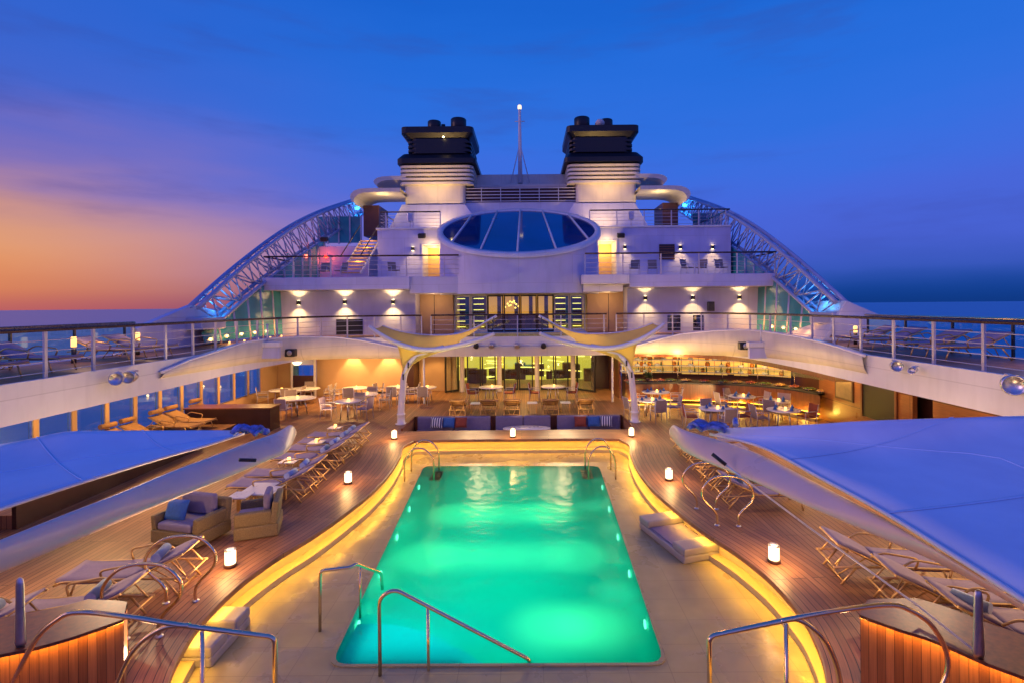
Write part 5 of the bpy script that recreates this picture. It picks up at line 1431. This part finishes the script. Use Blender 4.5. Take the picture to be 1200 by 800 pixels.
# funnels --------------------------------------------------------------
def rrect(x0, x1, y0, y1, r=.35):
    pts = []
    for cx_, cy_, a0 in ((x1-r, y1-r, 0), (x0+r, y1-r, PI/2), (x0+r, y0+r, PI), (x1-r, y0+r, 1.5*PI)):
        for k in range(4): a = a0+k/3*PI/2; pts.append((cx_+r*math.cos(a), cy_+r*math.sin(a)))
    return pts
def funnel(s, label):
    t = thing('funnel', label, 'funnel')
    D = 33.6; dep = 3.2
    def zz(y): return Z(y, D)
    def bx(x): return X(x, D)
    L1 = (lambda a, b: (bx(a), bx(b)) if s < 0 else (bx(1222.5-b), bx(1222.5-a)))
    a, b = L1(475, 546); MB().prism(rrect(a, b, D, D+dep, .3), zz(238), zz(214)).build('shaft', CREAM, t)
    lv = MB()
    nlv = 5
    for k in range(nlv):
        a, b = L1(470-.0*k, 556); z0 = lerp(zz(216), zz(192), k/nlv); z1 = lerp(zz(216), zz(192), (k+.55)/nlv); lv.prism(rrect(a, b, D-.25, D+dep+.5, .4), z0, z1)
    a, b = L1(482, 544); lv.prism(rrect(a, b, D+.3, D+dep+.2, .3), zz(216)+.01, zz(192))
    lv.build('louvres', CREAM, t)
    bl = MB()
    for xa, xb, ya, yb, e in ((468, 560, 192.5, 180.5, .0), (485, 550, 180.5, 178.5, 0), (480, 554, 178.5, 176, 0), (485, 550, 176, 173.5, 0), (480, 554, 173.5, 171, 0), (485, 550, 171, 168.5, 0), (480, 554, 168.5, 166, 0), (485, 550, 166, 163.5, 0), (473, 557, 163.5, 150.5, 0)):
        a, b = L1(xa, xb)
        if xb == 560 or xb == 557: # bevelled skirts
            pl = rrect(a, b, D-.5, D+dep+1, .35); pl2 = rrect(a+.28, b-.28, D-.2, D+dep+.7, .35)
            z0, z1 = zz(ya), zz(yb); rows = [[Vector((*p, z0)) for p in (pl2 if xb == 557 else pl)], [Vector((*p, lerp(z0, z1, .45))) for p in pl], [Vector((*p, z1)) for p in (pl if xb == 557 else pl2)]]
            bl.grid(rows, False, True); bl.add(rows[0], [list(range(len(pl)))[::-1]]); bl.add(rows[2], [list(range(len(pl)))])
        else: bl.prism(rrect(a, b, D-.3, D+dep+.8, .3), zz(ya), zz(yb))
    bl.build('black_crown', BLACK, t)
    for xa, xb, yt in ((498, 515, 142), (526, 546, 139.5)):
        a, b = L1(xa, xb); r = abs(b-a)/2
        hp = Z(yt, D+1.4)-zz(150); MB().lathe([(r*.95, 0), (r*.95, hp-.05), (r*.88, hp), (r*.75, hp-.05)], ((a+b)/2, D+1.4, zz(150)), 22).build('exhaust_pipe', BLACK, t)
    a, b = L1(516, 521); MB().lathe([((b-a)/2, 0), ((b-a)/2, .6)], ((a+b)/2, D+1, zz(150)), 12).build('small_pipe', BLACK, t)
    if s > 0:
        o = MB().lathe([(.02, -.28), (.2, -.22), (.3, -.05), (.3, .05), (.2, .22), (.02, .28)], (0, 0, 0), 20).build('radome', CREAM, t); o.location = (X(706, D), D+.4, zz(143))
    else: MB().lathe([(.02, -.05), (.08, 0), (.02, .05)], (X(523, D), D-.55, zz(163)), 12).build('crown_lamp', SCON, t)
    # lamp washing the louvres from the plinth top
    c = (L1(475, 546)[0]+L1(475, 546)[1])/2
    lamp('SPOT', (c, D-3.0, zz(238)-1.0), 560, (1, .60, .18), 'funnel_wash_glow', .15, (c, D, zz(198)), 60, 1)
    # rounded duct wings beside the shaft
    w_ = MB()
    for (xa, xb, yt, yb, y0) in ((421, 477, 219, 239, D-1.6), (440, 478, 205, 218, D-.2)):
        a, b = L1(xa, xb); zt, zb = Z(yt, y0), Z(yb, y0); hz = (zt-zb)/2; o_ = a if s < 0 else b; i_ = b if s < 0 else a
        for dz0, dz1 in ((zt-.16, zt), ):
            pass
        prof = []
        rows = []
        for k in range(9):
            th = PI*k/8
            rows.append([Vector((o_-s*(1.0-math.sin(th)**.7*1.0)*1.2, y0+.0, (zt+zb)/2+hz*math.cos(th))), Vector((o_-s*(1.0-math.sin(th)**.7*1.0)*1.2, y0+3.2, (zt+zb)/2+hz*math.cos(th)))])
        top = [Vector((i_, y0, zt)), Vector((i_, y0+3.2, zt))]; bot = [Vector((i_, y0+.4, zb)), Vector((i_, y0+3.2, zb))]
        outer_shell = [top]+rows[:6]
        w_.grid(outer_shell, True)
        inner_shell = [[p+Vector((-s*.22*(1 if j else 0), .02, -.24)) for p in r] for j, r in enumerate(outer_shell)]
        w_.grid(inner_shell[::-1], True)
        w_.grid([[r[0] for r in outer_shell], [r[0] for r in inner_shell]], False)
    w_.build('duct_wing', CREAM, t)
    a, b = L1(428, 446); MB().bb((a, D-.2, 9.3), (b, D+2, Z(240, D))).build('wing_support', DOORW, t)
    return t
funnel(-1, 'black crowned louvred funnel standing nearer the orange sunset'); funnel(1, 'black crowned louvred funnel with white radome nearer the dark sea')
lamp('POINT', (X(452, 33), 32.6, Z(236, 33)), 40, (1, .7, .3), 'wing_glow', .15); lamp('POINT', (X(772, 33), 32.6, Z(236, 33)), 40, (1, .7, .3), 'wing_glow', .15)
# mast between the funnels
t = thing('signal_mast', 'slim white signal mast on three stays between the funnels', 'mast', (X(611, 36), 36, Z(215, 36)))
hm = Z(122, 36)-Z(215, 36)
MB().lathe([(.16, 0), (.13, hm*.35), (.09, hm*.95), (.03, hm)], n=14).build('pole', WHITE, t)
for a in (-1, 1): MB().bar((a*.65, -.3, 0), (0, 0, hm*.5), .035).build('stay', WHITE, t)
MB().bar((-.1, .6, 0), (0, 0, hm*.5), .035).build('stay', WHITE, t)
MB().bar((-.35, 0, hm*.78), (.35, 0, hm*.78), .03).build('yard', WHITE, t)
MB().lathe([(.1, 0), (.14, .05), (.14, .25), (.1, .3)], (0, 0, hm*.93), 14).build('lantern', emat('mast_lamp', (1, .8, .5), 1.2), t)
# equipment on the top terrace
for x, lab in ((481.5, 'grey deck speaker on a post on the top terrace, sunset side'), (740.5, 'grey deck speaker on a post on the top terrace, dark sea side')):
    t = thing('post_speaker', lab, 'speaker', (X(x, 31), 31, 9.3)); MB().bar((0, 0, 0), (0, 0, .6), .03).build('post', WIRE, t); MB().box((0, 0, .78), (.32, .25, .5)).build('body', BRUSH, t, bevel=.04)
for x, y, D, lab in ((495, 277, 29.9, 'small black floodlight on the second storey wall, sunset side'), (727, 276.5, 29.9, 'small black floodlight on the second storey wall, dark sea side'), (381, 281, 31.9, 'small black floodlight above the red lamp')):
    p = Q(x, y, D); o = MB().box((0, 0, 0), (.42, .3, .26), rx=.3).build('floodlight', DARK, bevel=.03); o.location = (p.x, D-.15, p.z); tag(o, lab, 'floodlight')
p = Q(382, 301, 31.7); o = MB().lathe([(.02, -.1), (.12, -.05), (.12, .08), (.02, .1)], n=14).build('red_lamp', REDLED); o.location = p; tag(o, 'glowing red lamp on the terrace wall, sunset side', 'lamp'); lamp('POINT', p+Vector((0, -.4, 0)), 30, (1, .12, .05), 'red_glow', .08)
p = Q(833, 357, 27.0); o = MB().box((0, 0, 0), (.32, .28, .5)).build('wall_speaker', DARK, bevel=.03); o.location = (p.x, 27.0, p.z-.1); tag(o, 'black speaker on the lavender wall between the sconces, dark sea side', 'speaker')
# stairs
t = thing('staircase', 'amber lit steep staircase between the terraces, sunset side', 'stairs')
a, b = Q(411, 320, 28.6), Q(433, 283, 30.6)
for k in range(10):
    p = a.lerp(b, k/9); MB().bb((p.x-.5, p.y-.14, p.z-.03), (p.x+.5, p.y+.14, p.z+.03)).build('tread', GOLD, t)
for dx in (-.55, .55):
    MB().bar(a+Vector((dx, 0, -.05)), b+Vector((dx, 0, -.05)), .07).build('stringer', WHITE, t)
    MB().bar(a+Vector((dx, 0, .95)), b+Vector((dx, 0, .95)), .03).build('handrail', DARK, t)
for k in (1, 5, 8):
    p = a.lerp(b, k/9); lamp('POINT', p+Vector((0, -.3, .5)), 26, (1, .5, .06), 'stair_glow', .1)
# side trusses ---------------------------------------------------------
UPC = [(20.4, 4.72), (23.75, 6.65), (28.4, 8.98), (33.4, 10.95), (40.4, 13.2)]
LOC = [(21.8, 4.15), (25.3, 5.84), (29.2, 7.5), (33.4, 9.15), (42, 12.5)]
TRUSSM = mat('truss_paint', (.36, .42, .62), .4, metal=.2, var=.06)
def truss(s, label):
    t = thing('side_truss', label, 'truss')
    up = resample(smooth_path([(s*12.9, y, z) for y, z in UPC], 8), 23); lo = resample(smooth_path([(s*12.9, y, z) for y, z in LOC], 8), 23)
    o = Vector((s*.20, 0, 0))
    for c in (up, lo):
        for sg in (-1, 1): MB().tube([p+o*sg for p in c], .10 if c is up else .09, 10).build('chord', TRUSSM, t)
    for sg in (-1, 1):
        m = MB()
        for k in range(22):
            m.bar(up[k]+o*sg, lo[k]+o*sg, .035, 6)
            m.bar((up[k] if k % 2 else lo[k])+o*sg, (lo[k+1] if k % 2 else up[k+1])+o*sg, .035, 6)
        m.build('lattice', TRUSSM, t)
    for c in (up, lo):
        m = MB()
        for k in range(22): m.bar(c[k]-o, c[k]+o, .03, 6); m.bar(c[k]-o*(1 if k % 2 else -1), c[k+1]+o*(1 if k % 2 else -1), .026, 6)
        m.build('cross_lattice', TRUSSM, t)
    MB().box(up[0]*.5+lo[0]*.5+Vector((0, -.2, -.35)), (1.1, 1.6, .5)).build('foot', TRUSSM, t, bevel=.05)
    return up, lo
for s, lab in ((-1, 'blue lit lattice truss sloping up against the sunset'), (1, 'blue lit lattice truss sloping up against the dark sea side')):
    up, lo = truss(s, lab)
    # blue floodlights at both ends and along the lower chord
    for k, e in ((1, 16), (2, 10), (20, 40), (21, 40)):
        p = up[k].lerp(lo[k], .5)+Vector((-s*.05, -.1, -.1))
        lamp('POINT', p, e, (.03, .42, 1), 'blue_flood_glow', .15)
    p = up[20].lerp(lo[20], .5); o = MB().lathe([(.02, -.12), (.14, -.06), (.14, .06), (.02, .12)], n=14).build('blue_floodlight', BLUELED); o.location = p+Vector((-s*.45, -.4, 0)); tag(o, 'blue floodlight glowing at the top of the '+('sunset side' if s < 0 else 'dark sea side')+' truss', 'floodlight')
    # glazed windscreen under the truss
    g = thing('windscreen', ('tall teal glazed windscreen under the truss, sunset side' if s < 0 else 'tall teal glazed windscreen under the truss, dark sea side'), 'windscreen')
    ysl = [20.6+1.15*k for k in range(7)]
    def zlo(y): return interp(y, [(20.4, 3.7)]+LOC)
    for y0, y1 in zip(ysl, ysl[1:]):
        MB().add([(s*12.6, y0+.06, UZ+.1), (s*12.6, y1-.06, UZ+.1), (s*12.75, y1-.06, zlo(y1)-.05), (s*12.75, y0+.06, max(UZ+.15, zlo(y0)-.05))], [(0, 1, 2, 3)]).build('pane', TEAL, g, solid=.02)
        MB().tube([(s*12.6, y1, UZ), (s*12.75, y1, zlo(y1))], .06, 8).build('mullion', WIRE, g)
    for k, y in enumerate(ysl[1:6]):
        lamp('POINT', (s*12.2, y, UZ+.35), 16, (1, .45, .12), 'windscreen_foot_glow', .06)
        o = MB().lathe([(.03, 0), (.04, .02), (.04, .08), (.02, .09)], n=12).build('deck_uplight', DECKLAMP); o.location = (s*12.25, y, UZ); tag(o, f'{ordn[k]} amber deck uplight from the truss foot along the windscreen, '+('sunset side' if s < 0 else 'dark sea side'), 'lamp', 'deck uplights along the windscreens')
    # teal screen on the second level
    g2 = thing('terrace_screen', 'pale teal glazed screen on the second terrace, '+('sunset side' if s < 0 else 'dark sea side'), 'windscreen')
    for k in range(6):
        y0, y1 = 26.2+1.1*k, 27.2+1.1*k
        MB().add([(s*12.55, y0, 6.25), (s*12.55, y1, 6.25), (s*12.55, y1, interp(y1, LOC)+.1), (s*12.55, y0, interp(y0, LOC)+.1)], [(0, 1, 2, 3)]).build('pane', TEAL, g2, solid=.02)
        MB().bar((s*12.5, y1+.05, 6.2), (s*12.5, y1+.05, interp(y1, LOC)+.1), .05).build('mullion', WIRE, g2)
    g3 = thing('top_screen', 'teal glazed screen beside the top terrace, '+('sunset side' if s < 0 else 'dark sea side'), 'windscreen')
    xa, xb = (372, 424) if s < 0 else (812, 846)
    for k in range(4):
        a, b = lerp(X(xa, 36), X(xb, 36), k/4), lerp(X(xa, 36), X(xb, 36), (k+1)/4)
        MB().bb((a+.05, 36, Z(283, 36)), (b-.05, 36.03, Z(252, 36))).build('pane', TEAL, g3); MB().bb((b-.05, 35.95, Z(284, 36)), (b+.05, 36.05, Z(251, 36))).build('mullion', WIRE, g3)
# fascia fittings ---------------------------------------------------------
def on_edge(x):
    best = min(range(n_edge), key=lambda i: abs(px_of(edge_[i], 2.8)[0]-x) if edge_[i].y > 8 or True else 9e9); return edge_[best], EN[best]
n_edge = len(edge_)
for x, y, sz, mt, nm, cat in ((341, 413, (.42, .3, .32), DARK, 'black loudspeaker on the hood over the dining terrace', 'speaker'), (872, 405, (.45, .3, .32), DARK, 'black loudspeaker on the hood over the buffet', 'speaker')):
    p, q = on_edge(x); v = Q(x, y, p.y-.35); o = MB().box((0, 0, 0), sz).build('loudspeaker', mt, bevel=.04); o.location = v; tag(o, nm, cat)
    g = MB().lathe([(.11, 0), (.1, .02), (.02, .005)], n=18).build('cone', BRUSH, o); g.rotation_euler = (PI/2, 0, 0); g.location = (0, -.155, 0)
for x, y, nm in ((312, 407, 'white projector screen box hanging from the railing, sunset side'), (893, 407, 'white projector screen box hanging from the hood over the buffet')):
    p, q = on_edge(x); v = Q(x, y, p.y-.5); t = thing('screen_box', nm, 'box', v)
    MB().box((0, 0, .12), (1.15, .3, .2)).build('housing', WHITE, t, bevel=.02); MB().box((0, .02, -.2), (1.05, .2, .45)).build('panel', LAV, t, bevel=.02); MB().bar((0, .1, .2), (0, .1, .9), .03).build('bracket', WHITE, t)
for x, y, nm in ((558, 405, 'first'), (576, 405, 'second'), (606, 405, 'third'), (637, 405, 'fourth')):
    p, q = on_edge(x); v = Q(x, y, p.y-.2); t = thing('spotlight', f'{nm} small spotlight on the white fascia between the shade sails', 'spotlight', v, 0, 'spotlights on the middle of the fascia')
    MB().lathe([(.02, -.1), (.11, -.08), (.13, .08), (.1, .1)], n=14).build('head', DARK if x in (558, 637) else BRUSH, t).rotation_euler = (PI/2+.5, 0, 0); MB().bb((-.14, .08, .06), (.14, .2, .12)).build('bracket', WIRE, t)
def flood(x, y, X_, nm, r=.2, ry=0):
    D = (X_-CAMX)*F/(x-PX); v = Q(x, y, D); t = thing('floodlight', nm, 'floodlight', v, ry)
    MB().lathe([(.05, -.2), (r*.8, -.12), (r, .1), (r*.92, .14), (r*.8, .08), (.03, .05)], n=22).build('head', BRUSH, t).rotation_euler = (PI/2, 0, 0)
    MB().lathe([(.01, 0), (r*.6, .0), (r*.6, .02), (.01, .03)], n=18).build('lens', DARK, t).rotation_euler = (PI/2, 0, 0)
    MB().bb((-.04, .0, r*.6), (.04, .3, r*.9)).build('bracket', WIRE, t)
flood(1186, 450, 9.8, 'large round floodlight on the white fascia, dark sea side', .2, -.5)
flood(1050, 428, 9.75, 'twin floodlight head at the end of the buffet hood', .14, -.4); flood(1070, 433, 9.72, 'small tilted floodlight next to the twin head, buffet side', .09, -.9)
flood(137, 443, -9.7, 'first blue-grey floodlight at the end of the terrace hood, sunset side', .16, .5); flood(153, 441, -9.75, 'second blue-grey floodlight at the end of the terrace hood', .16, .2)
# promenade lamps and loungers
for x, y, Xs, lab in ((86, 398, -12.4, 'lit box lamp on the upper promenade, sunset side, nearer one'), (161, 394, -12.4, 'lit box lamp on the upper promenade by the truss, sunset side')):
    D = (Xs-CAMX)*F/(x-PX); o = MB().lathe([(.06, 0), (.065, .02), (.065, .26), (.05, .28)], n=16).build('deck_lamp', DECKLAMP); o.location = (Xs, D, UZ+.45); tag(o, lab, 'lamp')
    q = MB().lathe([(.06, 0), (.06, .45)], n=12).build('stem', DARK, o); q.location = (0, 0, -.45); lamp('POINT', (Xs+.3, D, UZ+1.1), 22, (1, .55, .2), 'deck_lamp_glow', .1)
for Xs, y, lab in ((12.2, 18.4, 'lit box lamp on the upper promenade by the truss housing, dark sea side'), (12.4, 11.6, 'lit box lamp among towels on the upper promenade, dark sea side')):
    o = MB().lathe([(.06, 0), (.065, .02), (.065, .24), (.05, .26)], n=16).build('deck_lamp', DECKLAMP); o.location = (Xs, y, UZ+.40); tag(o, lab, 'lamp'); q = MB().lathe([(.06, 0), (.06, .40)], n=12).build('stem', DARK, o); q.location = (0, 0, -.40); lamp('POINT', (Xs-.3, y, UZ+1.0), 22, (1, .55, .2), 'deck_lamp_glow', .1)
for i, (xx, yy, rz) in enumerate(((-11.8, 11.2, PI), (-11.8, 12.6, PI), (-11.8, 15.0, PI), (-11.8, 16.1, PI), (11.9, 17.4, 0), (11.9, 16.2, 0), (11.9, 14.6, 0), (11.9, 13.4, 0))):
    place_lounger(xx, yy, rz, f'{ordn[i % 4]} dark lounger on the upper promenade behind the railing, '+('sunset side' if xx < 0 else 'dark sea side'), UZ, 'loungers on the upper promenade')
# added fill lamps without fixtures, washing the deck from under the fascia
for y in (8, 12, 16):
    for s in (-1, 1): lamp('SPOT', (s*9.8, y, 2.3), 430, (1, .57, .18), 'deck_fill_light', .1, (s*4.5, y, 0), 120, 1)
for s in (-1, 1):
    for x in (5.2, 7.8): lamp('SPOT', (s*x, 20.6, .5), 330, (1, .58, .22), 'hood_fill_light', .15, (s*x*1.06, 24.6, 2.9), 100, 1)  # unseen spots added to warm the hoods
    for y in (6.5, 11.5, 17): lamp('SPOT', (s*8.2, y, .35), 260, (1, .62, .30), 'fascia_fill_light', .15, (s*10.1, y+.6, 2.9), 130, 1)  # unseen spots added to brighten the fascia

# unseen lamps added low along the walkway to warm the awning arms
for s, y in ((-1, 6.6), (-1, 9.2), (1, 6.6), (1, 9.2)): lamp('SPOT', (s*4.75, y, .25), 560 if s < 0 else 380, (1, .60, .34), 'arm_fill_light', .12, (s*5.6, y-1.0, 2.4), 130, 1)

# the fascia spotlights and side floodlights throw warm light down the pool deck
for x, z, e, tx, ty in ((-2.0, 2.75, 800, -4.6, 8), (2.0, 2.75, 800, 4.2, 7.5), (-1.3, 2.75, 500, -6, 13), (1.3, 2.75, 500, 6, 13)):
    lamp('SPOT', (x, 24.1, z), e*1.5, (1, .66, .34), 'fascia_spotlight_glow', .12, (tx, ty, 1.6), 75, 1)
for s_, y in ((-1, 12.5), (1, 12.0)): lamp('SPOT', (s_*9.6, y, 3.0), 420, (1, .66, .36), 'floodlight_glow', .1, (s_*4.4, 5.5, 2.2), 80, 1)

for x in (-2.6, 0, 2.6): lamp('SPOT', (x, 20.9, .55), 60, (1, .58, .2), 'lounger_fill_light', .08, (x, 23.2, .45), 110, 1)  # fill spots added to brighten the row of loungers facing the doors
for x in (508, 712): lamp('POINT', (X(x, 27.4), 27.3, 5.0), 22, (1, .58, .24), 'recess_fill_light', .08)  # lamps added to lighten the recess walls under the drum
